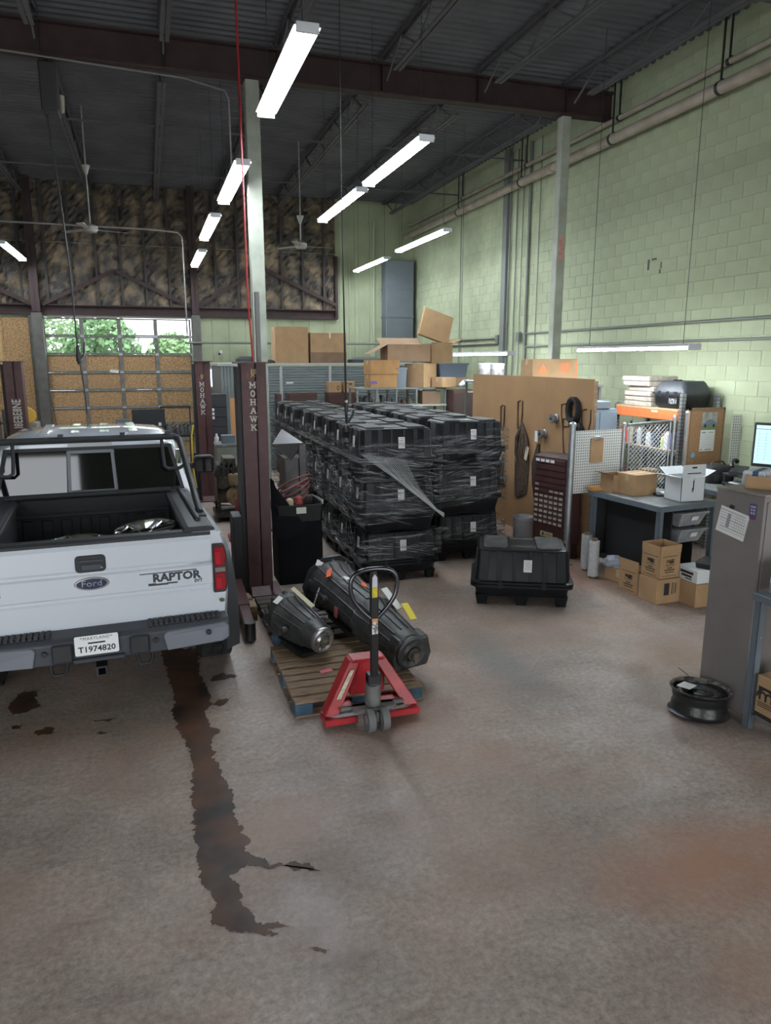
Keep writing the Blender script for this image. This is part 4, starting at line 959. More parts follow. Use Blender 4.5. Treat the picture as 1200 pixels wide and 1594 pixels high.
MB().bx(.20,.23,-.006,-.003,.305,.345).build('plate_mark',INK,dc); text('LAWSON',.03,'plate_text',INK,dc,(.31,-.005,.325),(pi/2,0,0),.0003)
bx1=carton('tiny white carton on top of the maroon drawer cabinet',5.40,8.52,1.44,.1,.08,.07,.2,m=mat('white_carton',(0,0,0)),tape=False)
# ======================= TALL CARDBOARD SCREEN AND ITS HANGINGS =======================
SCRN=mat('brown_sheet',(.33,.19,.088),.8,var=.12,vs=2.2,bump=.05,bs=30)
sc_=thing('cardboard_screen','tall brown hardboard screen behind the drawer cabinet, straps hung on it','panel',(5.56,8.36,0))
MB().bx(0,.012,0,1.22,0,2.45).build('sheet',SCRN,sc_); MB().bx(.002,.014,1.226,2.44,0,2.45).build('sheet',SCRN,sc_); MB().bx(.004,.016,2.446,3.8,0,2.45).build('sheet',SCRN,sc_)
for y in(.02,1.22,2.44,3.76): MB().bx(.016,.06,y-.02,y+.02,0,2.42).build('stud',WOOD,sc_)
STRAP=mat('grimy_strap',(.13,.09,.065),.9,var=.4,vs=20); DSTR=mat('dark_strap',(.045,.035,.03),.9)
def hang(name,label,cat,pts_list,m,r,grp=None):
    o=MB()
    for p in pts_list: o.tube(p,r,6)
    return tag(o.build(name,m,smooth=.8),label,cat,grp)
X0=5.556
def loop(y,z,w,h): return [(X0,y-w/2,z),(X0-.005,y-w/2-.01,z-h*.5),(X0,y-w*.3,z-h),(X0-.01,y+w*.25,z-h),(X0,y+w/2,z-h*.5),(X0-.005,y+w/2,z-.02),(X0,y,z)]
HG='loops and straps hung on the brown screen'
hang('belt','narrow brown belt loop on the screen, leftmost','belt',[loop(10.95,1.96,.12,.40)],STRAP,.013,HG)
hang('belt','taller brown belt loop right of the narrow one','belt',[loop(10.35,2.07,.14,.45)],STRAP,.013,HG)
rb=random.Random(6)
def bundle(y,z,w,h,n):
    o=[]
    for i in range(n):
        a=y+rb.uniform(-w,w)*.5; o.append([(X0-.01,y+rb.uniform(-.02,.02),z),(X0-.02-rb.uniform(0,.03),a,z-h*.35),(X0-.02-rb.uniform(0,.03),a+rb.uniform(-.05,.05),z-h*.7),(X0-.01,a+rb.uniform(-.04,.04),z-h*rb.uniform(.88,1))])
    return o
hang('strap_bundle','thick bundle of brown ratchet straps hung at mid screen','straps',bundle(10.25,1.72,.50,.66,15),STRAP,.014,HG)
hang('strap_bundle','dark strap bundle low left on the screen','straps',bundle(10.95,1.22,.46,.66,13),DSTR,.015,HG)
hang('strap_bundle','looped straps hanging lowest at centre of screen','straps',[loop(10.1+.05*i,1.25-.02*i,.16,.62) for i in range(6)],STRAP,.016,HG)
hang('strap_bundle','dark hose pair hung right of the brown straps','straps',bundle(9.72,1.45,.16,.85,9),DSTR,.018,HG)
for i,(y,z,l) in enumerate(((9.25,1.87,'upper of two small grey reels on the screen'),(9.55,1.62,'lower of two small grey reels on the screen'))):
    t=thing('reel',l,'reel',(X0,y,z),group='small reels on the screen'); MB().lathe([(.0,0),(.065,0),(.07,.012),(.05,.02),(.05,.075),(.07,.083),(.065,.095),(.02,.095)],d=(-1,0,0),n=22).build('spool',STEEL,t,smooth=.5)
    MB().cyl((-.096,0,0),(-.10,0,0),.022,n=12).build('hub',INK,t)
def coil(y,z,r,n,rt_,ang=0):
    p=[]
    for i in range(n*14+1):
        a=2*pi*i/14; q=r*(1+.12*sin(a*.37)); p.append((X0-.02-.05*(i/(n*14)),y+q*cos(a)*.8,z+q*sin(a)))
    return [p]
hang('cable_coil','large black hose coil high on the screen','hose',coil(8.76,2.02,.15,7,.01),RUBBER,.024,'coils on the screen')
hang('cable_coil','black hose coil beside the cage post','hose',coil(8.62,1.70,.13,6,.01),RUBBER,.02,'coils on the screen')
hang('cable_coil','thin wire loops sprawling between the coils','wire',[loop(9.0,2.1,.25,.32),loop(8.95,1.9,.22,.5),loop(8.5,2.05,.2,.3)],DSTR,.008,'coils on the screen')
for i,(y,z,r_,l) in enumerate(((10.0,1.28,.3,'cream tag hanging off the strap bundle'),(9.72,1.57,0,'white tag hanging on the dark hoses'),(9.42,.93,-.1,'cream tag beside the drawer cabinet'))):
    tag(MB().box((0,0,0),(.004,.085,.22 if i!=1 else .16),(r_,0,0)).build('hang_tag',CREAM if i!=1 else PAPER,loc=(X0-.05,y,z)),l,'tag','paper tags on the screen')
# bucket
bk=thing('bucket','white plastic bucket on the floor before the drawer cabinet','bucket',(5.2,9.46,0))
MB().lathe([(.0,.01),(.132,.0),(.14,.02),(.152,.36),(.158,.362),(.158,.372),(.153,.375),(.154,.40),(.16,.402),(.16,.415),(.148,.415),(.14,.30),(.125,.02)],n=30,cap=False).build('body',mat('white_bucket',(.52,.53,.56),.4),bk,smooth=.5)
MB().tube([(.0,-.158,.38),(.09,-.15,.29),(.14,-.06,.25),(.155,.03,.27),(.12,.11,.33),(.0,.158,.38)],.003,5).build('bail',STEEL,bk)
# ======================= ORANGE RACK AT THE WALL =======================
ORG=mat('orange_beam',(.62,.16,.05),.5,var=.15,vs=8)
rk2=thing('pallet_rack','galvanised pallet rack with orange beams along the green wall','rack',(6.98,8.42,0))
def upright(x,y,h):
    u=MB(); u.bx(x,x+.06,y,y+.004,0,h); u.bx(x,x+.004,y,y+.06,0,h); u.bx(x+.056,x+.06,y,y+.06,0,h)
    o=u.build('upright',STEEL,rk2)
    k=MB()
    for i in range(int(h/.05)):
        for s in(.018,.042): k.add([(x+s-.006,y-.0006,.03+i*.05),(x+s+.006,y-.0006,.03+i*.05),(x+s+.004,y-.0006,.055+i*.05),(x+s-.004,y-.0006,.055+i*.05)],[(0,1,2,3)]); k.add([(x-.0006,y+s-.006,.03+i*.05),(x-.0006,y+s+.006,.03+i*.05),(x-.0006,y+s+.004,.055+i*.05),(x-.0006,y+s-.004,.055+i*.05)],[(0,1,2,3)])
    k=k.build('slots',INK,o); k['kind']='stuff'
for x in(0,.58):
    for y in(-.06,1.42): upright(x,y,2.24 if y<0 else 2.05)
for z in(2.0,1.42,.75):
    for x in(0.0,.60): MB().bx(x-.02,x+.02,0,1.42,z-(.14 if z>1.9 else .05),z).build('beam',ORG if z>1.9 else STEEL,rk2,bev=.004)
    MB().bx(-.02,.64,0,1.42,z,z+.018).build('shelf_board',mat('chipboard',(.42,.32,.20),.8,var=.2,vs=20),rk2)
MB().bx(-.0225,-.0205,.42,.56,1.955,1.985).build('beam_sticker',CREAM,rk2)
rb=random.Random(11)
FW=mat('film_wrapped_carton',(.46,.40,.34),.35,var=.35,vs=14,bump=.5,bs=12,det=6,coat=.3)
for i in range(6):
    zz=2.019+i*.074
    tag(MB().bx(-.27,.27,-.30,.30,0,.07).build('wrapped_pack',FW,loc=(7.27+rb.uniform(-.03,.03),9.38+rb.uniform(-.06,.06),zz),rot=(0,0,rb.uniform(-.06,.06)),bev=.012,seg=2),'film wrapped flat carton on the orange rack, %s of its pile'%('lowest','second from bottom','third from bottom','fourth from bottom','second from top','topmost')[i],'package','film wrapped cartons on the rack')
# black moulded case on the rack
kc=thing('moulded_case','big black moulded plastic case on top of the orange rack','case',(7.28,8.74,2.019),rad(4))
def hexr(z,s): return [(x*s,y*s,z) for x,y in rrect(-.27,.27,-.31,.31,.08,3)]
MB().loft([hexr(0,.82),hexr(.05,.95),hexr(.19,1.0)]).build('lower_shell',BLKPL,kc,smooth=.6)
MB().loft([hexr(.19,1.0),hexr(.215,1.02),hexr(.24,1.0),hexr(.36,.80),hexr(.385,.72)]).build('upper_shell',mat('grey_black_plastic',(.028,.031,.037),.45),kc,smooth=.6)
for y in(-.16,0,.16): MB().box((-.255,y,.2),(.05,.06,.09)).build('latch',BLKPL,kc,bev=.008)
m=MB(); m=MB(); m.box((-.15,0,.35),(.16,.16,.05),(0,-.5,0)); m.build('recess',BLKPL,kc,bev=.01)
MB().bx(-.285,-.28,-.2,-.05,.07,.15).build('white_print',mat('scuffed_print',(.25,.25,.26),.7,var=.85,vs=45,lo=.5,hi=.55),kc)
# bottles on the rack shelf
BC=[((.55,.06,.06),'red',.09),((.5,.07,.07),'dull red',.085),((.62,.56,.42),'cream',.07),((.04,.05,.05),'black',.08),((.62,.63,.62),'white slim',.06),((.05,.07,.06),'dark green',.09),((.65,.65,.66),'white tall',.065),((.06,.09,.13),'navy',.075),((.05,.05,.05),'matt black',.08),((.45,.48,.16),'olive yellow',.085),((.58,.60,.66),'pale blue',.085),((.10,.09,.20),'violet',.09)]
for i,(c,nm,w) in enumerate(BC):
    y=9.78-i*.108; h=.24+.05*(i%3)-.03*(i%2)
    t=thing('bottle','%s plastic bottle in the row on the rack shelf behind chain link'%nm,'bottle',(7.06+.03*(i%2),y,1.439),group='bottles on the rack shelf')
    MB().loft([rr3(w*.45,w*.55,0,.015,2),rr3(w*.45,w*.55,h*.72,.015,2),rr3(w*.16,w*.16,h*.88,.01,2)]).build('body',mat('bottle_'+nm.replace(' ','_'),c,.4),t,smooth=.6)
    MB().cyl((0,0,h*.88),(0,0,h),w*.19,n=10).build('cap',mat('bottle_cap_dark' if i%3 else 'bottle_cap_red',(.03,.03,.03) if i%3 else (.6,.08,.05),.5),t)
rb=random.Random(21)
for i in range(9):
    c=rb.choice([(.05,.055,.06),(.09,.03,.03),(.06,.08,.08),(.12,.10,.08)]); w,h=rb.uniform(.10,.16),rb.uniform(.16,.34)
    o=MB(); o.loft([rr3(w/2,w*.45,0,.02,2),rr3(w/2,w*.45,h*.8,.02,2),rr3(w*.3,w*.3,h,.02,2)])
    tag(o.build('oil_jug',mat('jug_%d'%(i%4),c,.5),loc=(7.12,8.5+.155*i,.769),smooth=.5),'dark jug on the lower rack shelf, %s from the camera end'%('first','second','third','fourth','fifth','sixth','seventh','eighth','ninth')[i],'jug','dark jugs on the lower rack shelf')
for i,(y,c,l) in enumerate(((8.7,KRAFT,'small brown carton standing low behind chain link by the slim post'),(9.1,KRAFTD,'dark brown carton on the rack shelf under the orange beam'))):
    carton(l,7.2,y,(.769,1.78)[i] if i==0 else 1.7,.2,.22 if i==0 else .5,.2 if i==0 else .1,m=c,tape=False)
bpy.data.objects[[o.name for o in bpy.data.objects if o.get('label','').startswith('dark brown carton on the rack')][0]].location.z=1.439; bpy.data.objects[[o.name for o in bpy.data.objects if o.get('label','').startswith('dark brown carton on the rack')][0]].location.x=7.4
bpy.data.objects[[o.name for o in bpy.data.objects if o.get('label','').startswith('small brown carton standing')][0]].location=(6.62,8.52,1.0)
tag(MB().bx(-.3,.28,-.1,.3,0,1.0).build('storage_crate',mat('dark_teal_crate',(.03,.05,.05),.6),loc=(6.6,8.49,0),bev=.01),'dark storage crate behind the chain link below the brown carton','crate')
# blue-grey cabinet and items behind the screen
bc=thing('steel_cabinet','blue grey steel cabinet behind the cage, dark box on it','cabinet',(6.15,9.15,0))
MB().bx(-.25,.35,0,.55,0,2.0).build('body',mat('slate_blue_paint',(.17,.21,.25),.5,var=.15,vs=5),bc,bev=.008)
for s in (-.245,.055): MB().bx(s,s+.29,-.014,0,.06,1.96).build('door',mat('slate_blue_paint',(0,0,0)),bc,bev=.004)
tag(MB().bx(-.27,.22,-.02,.5,0,.11).build('flat_toolbox',GREYP,loc=(6.15,9.15,2.0),bev=.01),'dark grey flat toolbox on top of the blue grey cabinet','toolbox')
carton('small tan carton on the dark toolbox atop the cabinet',6.12,9.3,2.11,.16,.14,.06,.2,tape=False)
# cork board with calendar
ck=thing('cork_board','brown cork board on the cage with a car calendar','notice board',(6.93,8.13,1.28))
MB().bx(0,.56,0,.02,0,.76).build('board',mat('cork',(.36,.20,.10),.85,var=.25,vs=40),ck); f=MB(); f.bx(-.01,.57,-.008,.02,.75,.78); f.bx(.55,.575,-.008,.022,0,.78); f.bx(-.01,.012,-.008,.022,0,.78); f.build('frame',KRAFTD,ck)
cal=thing('calendar','wall calendar with car photo above a month grid, on cork board','calendar',(7.12,8.125,1.47))
MB().bx(0,.24,-.003,.0,.0,.29).build('month_page',PAPER,cal); MB().bx(.01,.26,-.003,.0,.30,.53).build('picture',mat('picture_sky',(.42,.42,.40),.6,var=.5,vs=9),cal)
g=MB()
for i in range(6): g.bx(.012,.228,-.004,-.003,.05+.035*i,.052+.035*i)
for i in range(8): g.bx(.012+.0305*i,.0135+.0305*i,-.004,-.003,.05,.227)
g.bx(.02,.09,-.004,-.003,.245,.265); g.bx(.13,.22,-.004,-.003,.25,.262); g.bx(.012,.05,-.004,-.003,.012,.03); g.bx(.09,.2,-.004,-.003,.015,.03); g.build('print',mat('grey_ink',(0,0,0)),cal)
MB().bx(.012,.258,-.004,-.003,.302,.35).build('picture_grass',mat('print_green',(.16,.22,.09),.7),cal)
MB().prism([(.02,.345),(.03,.385),(.07,.395),(.10,.43),(.18,.435),(.215,.40),(.245,.39),(.25,.345)],'y',-.005,-.003).build('picture_car',mat('print_slate',(.15,.18,.24),.6),cal)
g=MB(); g.prism(oval(.018,.022,.065,.348,12),'y',-.006,-.004); g.prism(oval(.018,.022,.205,.348,12),'y',-.006,-.004); g.build('picture_car_wheels',INK,cal)
tag(MB().prism(oval(.035,.035,.0,.0,14),'y',-.003,0).build('round_sticker',mat('sky_blue_print',(.12,.35,.55),.5),loc=(7.02,8.125,1.42)),'round blue sticker low on the cork board','sticker')
# desk by the wall, bag, monitor, phone
dk=thing('desk','cluttered grey desk at the green wall with a raised black shelf','desk',(6.62,6.3,0))
MB().bx(0,1.05,-.2,1.6,1.06,1.1).build('desk_top',BT,dk,bev=.004); f=MB(); f.bx(-.005,.0,-.2,1.6,1.04,1.1); f.build('edge',GREYP,dk)
for x,y in((.02,-.18),(.02,1.54),(.97,-.18),(.97,1.54)): MB().bx(x,x+.06,y,y+.05,0,1.06).build('leg',GREYP,dk)
s_=MB(); s_.bx(.40,1.04,.15,1.25,1.24,1.265); s_.bx(.40,1.04,.15,1.25,1.13,1.145); s_.bx(.41,.43,.16,.18,1.1,1.24); s_.bx(.41,.43,1.22,1.24,1.1,1.24); s_.bx(1.0,1.03,.16,.18,1.1,1.24); s_.bx(1.0,1.03,1.22,1.24,1.1,1.24); s_.build('raised_shelf',CARB,dk,bev=.003)
MB().bx(.42,.8,.4,.75,1.145,1.165).build('paper_stack',PAPER,dk); MB().bx(.42,.9,.78,1.15,1.145,1.16).build('paper_stack',PAPER,dk)
mo=thing('monitor','computer monitor with a lit pale spreadsheet screen by the wall','monitor',(7.22,6.93,1.265),rad(-62))
MB().bx(-.27,.27,-.02,.03,.14,.68).build('bezel',CARB,mo,bev=.01); sm=MB().bx(-.24,.24,-.024,-.02,.18,.65).build('screen',mat('lit_screen',(.55,.85,.90),.4,emit=.42),mo)
g=MB(); g.bx(-.24,.24,-.0255,-.024,.60,.608)
for i in range(9): g.bx(-.23,.23,-.0255,-.024,.24+.038*i,.242+.038*i)
for i in range(6): g.bx(-.2+.08*i,-.198+.08*i,-.0255,-.024,.22,.6)
g.build('screen_lines',mat('screen_grey',(.2,.35,.4),.6),mo); MB().bx(-.04,.04,0,.04,.01,.2).build('neck',CARB,mo); MB().bx(-.12,.12,-.08,.1,0,.015).build('foot',CARB,mo,bev=.004)
ph=thing('desk_phone','black desk phone at the back of the raised shelf','phone',(7.1,7.36,1.265),rad(-60))
MB().prism([(-.1,0),(.1,0),(.1,.1),(-.1,.04)],'x',-.09,.09).build('base',CARB,ph); MB().tube([(-.06,-.09,.10),(-.075,-.05,.16),(-.075,.05,.18),(-.06,.1,.15)],[.03,.02,.02,.03],10).build('handset',BLKPL,ph,smooth=.8)
carton('small pale box among the clutter beside the monitor',7.15,7.12,1.265,.18,.16,.1,.4,m=mat('grey_carton',(.25,.25,.24),.7),tape=False)
m=MB(); m.loft([rr3(.11,.17,0,.05),rr3(.125,.185,.06,.05),rr3(.12,.18,.19,.06),rr3(.08,.14,.235,.05)])
bg_=thing('shoulder_bag','black soft bag standing on the desk left of the monitor','bag',(7.12,7.745,1.1),rad(75)); m.build('body',mat('black_nylon',(.012,.012,.014),.75,bump=.4,bs=25),bg_,smooth=.7)
MB().tube([(0,-.1,.23),(0,-.06,.28),(0,.06,.28),(0,.1,.23)],.011,7).build('handle',BLKPL,bg_,smooth=.8); MB().bx(-.135,-.12,-.12,.12,.03,.12).build('pocket',BLKPL,bg_,bev=.012)
# ======================= LOCKER IN FRONT =======================
LK=mat('taupe_locker_paint',(.205,.18,.175),.5,var=.14,vs=3,bump=.04,bs=8,det=7)
lkr=thing('steel_locker','tall taupe steel locker with a clipped paper form','locker',(4.225,4.1,0),rad(8.5))
MB().bx(0,.46,0,.42,.0,1.72).build('body',LK,lkr,bev=.006)
MB().bx(-.004,.464,-.004,.424,1.716,1.735).build('top',mat('dusty_locker_top',(.25,.215,.18),.75,var=.25,vs=6),lkr,bev=.004)
MB().bx(.025,.435,-.010,0,.06,1.68).build('door',LK,lkr,bev=.003)
fm=MB().box((-.002,.255,1.475),(.002,.255,.205),(rad(10),0,0)).build('paper_form',PAPER,lkr)
g=MB()
for i in range(8): g.box((-.0036,.255-.004*i*0,1.555-.022*i),(.0008,.225,.003 if i%3 else .006),(rad(10),0,0))
for i in range(6): g.box((-.0036,.232-.02*i,1.475-.0035*i),(.0008,.0025,.13),(rad(10),0,0))
g.box((-.0036,.29,1.49),(.0008,.03,.11),(rad(10),0,0)); g.build('form_lines',mat('grey_ink',(0,0,0)),fm)
MB().box((-.008,.265,1.60),(.014,.035,.03),(rad(10),0,0)).build('bulldog_clip',DKSTEEL,lkr,bev=.003)
k=MB().prism(rrect(.06,.12,1.535,1.655,.012),'x',-.003,0).build('sticker',mat('navy_sticker',(.07,.07,.16),.5),lkr)
g=MB(); g.bx(-.0038,-.003,.068,.112,1.625,1.638); g.bx(-.0038,-.003,.072,.088,1.60,1.615); g.bx(-.0038,-.003,.095,.108,1.60,1.615); g.bx(-.0038,-.003,.072,.088,1.575,1.592); g.bx(-.0038,-.003,.095,.108,1.575,1.592); g.build('sticker_print',mat('lilac_print',(.4,.38,.48),.6),k)
MB().bx(-.0038,-.003,.068,.112,1.542,1.562).build('sticker_base',mat('dark_red_print',(.18,.04,.06),.6),k)
tb=carton('brown tray box of blue and white packs on top of the locker',4.50,4.38,1.735,.34,.24,.10,.62,group=None,flaps=[('y-',0,.001)])
prints(tb,'y-',.34,.24,.1,[(.03,.06,.09,.02),(.03,.03,.08,.014),(.13,.05,.05,.02)])
for i in range(4):
    t=thing('filter_pack','blue and white printed pack lying in the tray box, %s'%('leftmost','second from left','third from left','rightmost')[i],'package',(4.40+.062*i,4.42+.035*i-.02,1.745),group='packs in the tray box',rot=(0,0,.62))
    MB().bx(-.03,.03,-.08,.08,0,.115).build('pack',mat('white_pack',(.55,.57,.6),.5),t,bev=.01); MB().bx(-.0305,.0305,-.04,.02,.02,.1155).build('blue_band',mat('pack_blue',(.04,.09,.22),.5),t,bev=.01)
# steel wheel rim on the floor
rm=thing('wheel_rim','black steel wheel rim lying on the floor by the locker, tag on it','wheel',(3.92,4.23,.012),rot=(rad(-2),rad(3),0))
BLKW=mat('black_wheel_paint',(.014,.014,.015),.35,var=.3,vs=12)
MB().lathe([(.20,.0),(.222,.0),(.228,.010),(.215,.020),(.206,.035),(.204,.075),(.196,.09),(.196,.115),(.204,.13),(.206,.165),(.22,.18),(.228,.192),(.222,.20),(.208,.19),(.20,.16),(.19,.12),(.19,.06)],n=44,cap=False).build('barrel',BLKW,rm,smooth=.5)
dsk=MB(); dsk.lathe([(.20,.13),(.185,.150),(.14,.172),(.10,.160),(.085,.168),(.045,.168),(.04,.14)],n=36,cap=False); dsk.build('disc',BLKW,rm,smooth=.5)
h=MB()
for i in range(16): a=2*pi*i/16; h.box((.166*cos(a),.166*sin(a),.161),(.020,.016,.008),(0,rad(28),a))
h.build('vent_holes',INK,rm)
h=MB()
for i in range(5): a=2*pi*i/5; h.cyl((.07*cos(a),.07*sin(a),.15),(.07*cos(a),.07*sin(a),.1665),.009,n=8)
h.build('stud_holes',INK,rm); MB().cyl((0,0,.12),(0,0,.1660),.034,n=18).build('centre_bore',INK,rm)
MB().lathe([(.200,.178),(.208,.192),(.221,.2005),(.226,.1985)],n=44,cap=False).build('rusty_lip',mat('rusty_lip',(.16,.13,.10),.7,var=.8,vs=22,lo=.45,hi=.55),rm)
MB().box((-.08,.06,.198),(.19,.10,.002),(.05,.12,.55)).build('paper_tag',PAPER,rm); MB().tube([(.02,.12,.2),(.01,.17,.24),(-.04,.22,.28)],.003,5).build('tag_wire',DKSTEEL,rm)
for ch,a in zip('SCC8P1',(-2.55,-2.4,-2.25,-2.1,-1.95,-1.8)): text(ch,.036,'chalk_letter',mat('yellow_chalk',(.30,.26,.15),.9,var=.7,vs=120,lo=.45,hi=.55),rm,(.2075*cos(a),.2075*sin(a),.055),(pi/2,0,a+pi/2),.0004)
# bench at the right edge with a box, lower shelf carton
b2=thing('steel_table','blue grey steel work table at the right edge beside locker','table',(4.09,3.965,0),rad(2))
MB().bx(-.03,.75,-1.5,.0,1.0,1.055).build('table_top',GREYP,b2,bev=.006)
for x,y in((.0,-.055),(.0,-1.45),(.66,-.055),(.66,-1.45)):
    l=MB(); l.bx(x,x+.055,y,y+.006,0,1.0); l.bx(x,x+.006,y,y+.055,0,1.0); lo=l.build('leg',GREYP,b2)
    for z in(.28,.72): MB().cyl((x+.028,y-.004,z),(x+.028,y,z),.008,n=8).build('bolt',STEEL,lo)
MB().bx(.02,.7,-1.42,-.06,.10,.12).build('lower_shelf',GREYP,b2)
mp=carton('brown parts carton with a black arched emblem band on the low shelf',4.315,3.67,.12,.40,.44,.33,rad(2),tape=False); mp.location.z=.1215
prints(mp,'x-',.40,.46,.33,[(.0,.235,.40,.03),(0,.13,.40,.006),(0,.115,.40,.006),(0,.10,.40,.006),(-.0,.028,.44,.035),(-.06,.185,.04,.012),(.16,.185,.04,.012)])
em_=MB()   # arched emblem: dark dome, pale arch, letter m
def yz(o,pts,x): o.add([(x,-u,v) for u,v in pts],[tuple(range(len(pts)))])
yz(em_,arc(-.13,.165,.085,0,180,14),-.2018); em_.build('emblem_arch',INK,mp)
e2=MB(); yz(e2,arc(-.13,.165,.066,0,180,14),-.2024); e2.build('emblem_field',KRAFT,mp)
e3=MB()
for dx in(-.026,.026):
    pts=arc(-.13+dx,.185,.026,0,180,8)
    for a,c in zip(pts[:-1],pts[1:]): e3.bar((-.203,-a[0],a[1]),(-.203,-c[0],c[1]),.002,.016)
for u in(-.182,-.13,-.078): e3.bar((-.203,-u,.148),(-.203,-u,.188),.016,.002)
e3.build('emblem_letter',INK,mp)
wb2=carton('white and grey product box with blue lettering on the table at right edge',4.33,3.80,1.056,.32,.27,.225,rad(4),m=mat('white_carton',(0,0,0)),tape=False)
prints(wb2,'x-',.32,.26,.225,[(0,.04,.26,.07)],mat('grey_band',(.22,.23,.25),.6)); prints(wb2,'x-',.32,.26,.225,[(0,.028,.24,.008),(0,.01,.24,.005)])
text('WYNN',.05,'lettering',mat('pack_blue',(0,0,0)),wb2,(-.1615,-.02,.165),(pi/2,0,-pi/2),.0005,bold=.002)
NTH=['first','second','third','fourth','fifth','sixth','seventh','eighth','ninth','tenth','eleventh','twelfth','thirteenth','fourteenth']
# ======================= REAR OF THE SHOP =======================
GCUR=mat('grey_rollup_curtain',(.20,.225,.23),.5,var=.12,vs=4)
su=thing('storage_unit','row of grey roll-up storage bays with a pale roof edge at the back','storage unit',(1.65,18.0,0))
MB().bx(-.08,5.3,-.06,2.7,2.55,2.62).build('roof',mat('pale_grey_edge',(.42,.43,.41),.6),su,bev=.005)
MB().bx(0,.02,.05,2.65,0,2.55).build('side_wall',GCUR,su)
v=MB()
for i in range(5): v.bx(.0+.075*i,.05+.075*i,-.03,.02,0,2.55)
v.build('corner_ribs',GCUR,su); MB().bx(0,.38,.0,.03,0,2.55).build('corner_panel',GCUR,su)
for x in(.38,1.40,2.63,3.85,5.05): MB().bx(x,x+.07,-.05,.06,0,2.55).build('bay_post',mat('pale_grey_edge',(0,0,0)),su,bev=.004)
for x0,x1 in((.45,1.40),(1.47,2.63),(2.70,3.85),(3.92,5.05)):
    pr=[]
    z=.02
    while z<2.52: pr+=[(z,.0),(z+.012,-.018),(z+.05,-.018),(z+.062,.0)]; z+=.066
    vs=[(X,y,zz) for X in(x0,x1) for zz,y in pr]; n=len(pr)
    MB().add(vs,[(i,i+1,n+i+1,n+i) for i in range(n-1)]).build('curtain',GCUR,su)
tag(MB().bx(-.09,.09,-.002,0,0,.045).build('door_sign',PAPER,loc=(3.3,17.975,2.12)),'small white sign on the roll-up curtain','sign')
BRC=mat('brown_cabinet',(.075,.035,.03),.55,var=.2,vs=6)
for i,(x0,x1,zt,l) in enumerate(((2.88,2.98,1.9,'narrow brown cabinet edge showing beside the roof column'),(3.14,3.84,1.92,'low brown cabinet before the roll-up bays, nothing on it'),(4.12,4.80,1.92,'low brown cabinet before the roll-up bays, two cartons on it'))):
    t=thing('brown_cabinet',l,'cabinet',((x0+x1)/2,17.55,0),group='brown cabinets before the roll-up bays'); w=(x1-x0)/2
    MB().bx(-w,w,-.2,.2,0,zt).build('body',BRC,t,bev=.006); MB().bx(-w+.02,w-.02,-.212,-.2,.05,zt-.04).build('door',BRC,t,bev=.004)
a=carton('small carton with round black mark on the brown cabinet, left one',4.29,17.5,1.92,.32,.26,.26,0,group='cartons on the brown cabinet')
prints(a,'y-',.32,.26,.26,[(.08,.15,.05,.02),(.08,.07,.05,.02),(.055,.11,.015,.05),(.105,.11,.015,.05)])
a=carton('small carton with black hand holes on the brown cabinet, right one',4.65,17.5,1.92,.28,.26,.26,0,group='cartons on the brown cabinet'); prints(a,'y-',.28,.26,.26,[(-.07,.22,.06,.02),(.03,.2,.08,.03)])
carton('tall brown carton standing on the storage roof, left one',3.39,18.35,2.62,.82,.6,.87,.0,group='big cartons on the storage roof')
a=carton('wide brown carton slumped on the storage roof, right one',4.31,18.4,2.62,.92,.7,.73,.0,group='big cartons on the storage roof'); MB().bx(-.461,.461,-.352,-.35,0,.26).build('lower_band',KRAFTD,a); MB().bx(.02,.05,-.353,-.35,.6,.735).build('white_tape',PAPER,a)
for i,(x,w,h,l) in enumerate(((2.3,.5,.16,'dark tarp heap on the storage roof left of roof column'),(5.35,.9,.14,'dark heap on the storage roof right of the slumped carton'),(2.82,.35,.08,'low dark bundle at the foot of the tall carton'))):
    m=MB(); m.loft([rr3(w/2,.25,0,.1),rr3(w*.48,.24,h*.6,.1),rr3(w*.3,.14,h,.06)]); tag(m.build('bundle',mat('dark_tarp',(.03,.035,.038),.7,bump=.4,bs=12),loc=(x,18.35,2.62),smooth=.7),l,'bundle')
# boxed shelves on the right at the back
SHM=mat('grey_shelf_steel',(.17,.175,.165),.5,.3)
sh=thing('shelf_unit','grey steel shelf unit full of loose parts, cartons piled on top','shelves',(4.15,14.85,0))
for x in(0,.42,.86,1.32,1.98):
    for y in(0,.6): MB().bx(x-.02,x+.02,y-.02,y+.02,0,2.08).build('post',SHM,sh)
for z in(.5,1.1,1.72,2.08): MB().bx(-.03,2.01,-.03,.63,z,z+.035).build('shelf',mat('pale_shelf',(.38,.37,.33),.6) if z==1.72 else SHM,sh)
for k,z in enumerate((1.755,1.135)):
    rb=random.Random(30+k)
    for i in range(14):
        x=4.25+.125*i; c=rb.choice([(.05,.05,.05),(.12,.11,.10),(.08,.05,.035),(.2,.19,.17),(.03,.03,.035)]); s=rb.uniform(.06,.1); h=rb.uniform(.09,.24)
        m=MB(); m.loft([rr3(s*.6,s,0,.02,2),rr3(s*.55*rb.uniform(.7,1.1),s*.9,h*.6,.02,2),rr3(s*.3,s*.5,h,.015,2)]); m.cyl((0,-s,h*.4),(0,s,h*.45),.02,n=8)
        if x<5.45: tag(m.build('machine_part',mat('part_grime_%d'%(int(c[0]*100)),c,.5,.4),loc=(x,14.98+rb.uniform(0,.12),z),rot=(0,0,rb.uniform(-.6,.6)),smooth=.6),'grimy machine part on the %s visible shelf, %s from its left end'%(('upper','lower')[k],NTH[i]),'part','loose parts on the %s shelf'%('upper','lower')[k])
for i,(z,l) in enumerate(((1.755,'brown carton with white flap on the upper shelf'),(1.135,'brown carton on the lower shelf right end'))): carton(l,5.82,15.02,z,.42,.3,.28,0,m=KRAFTD,tape=False)
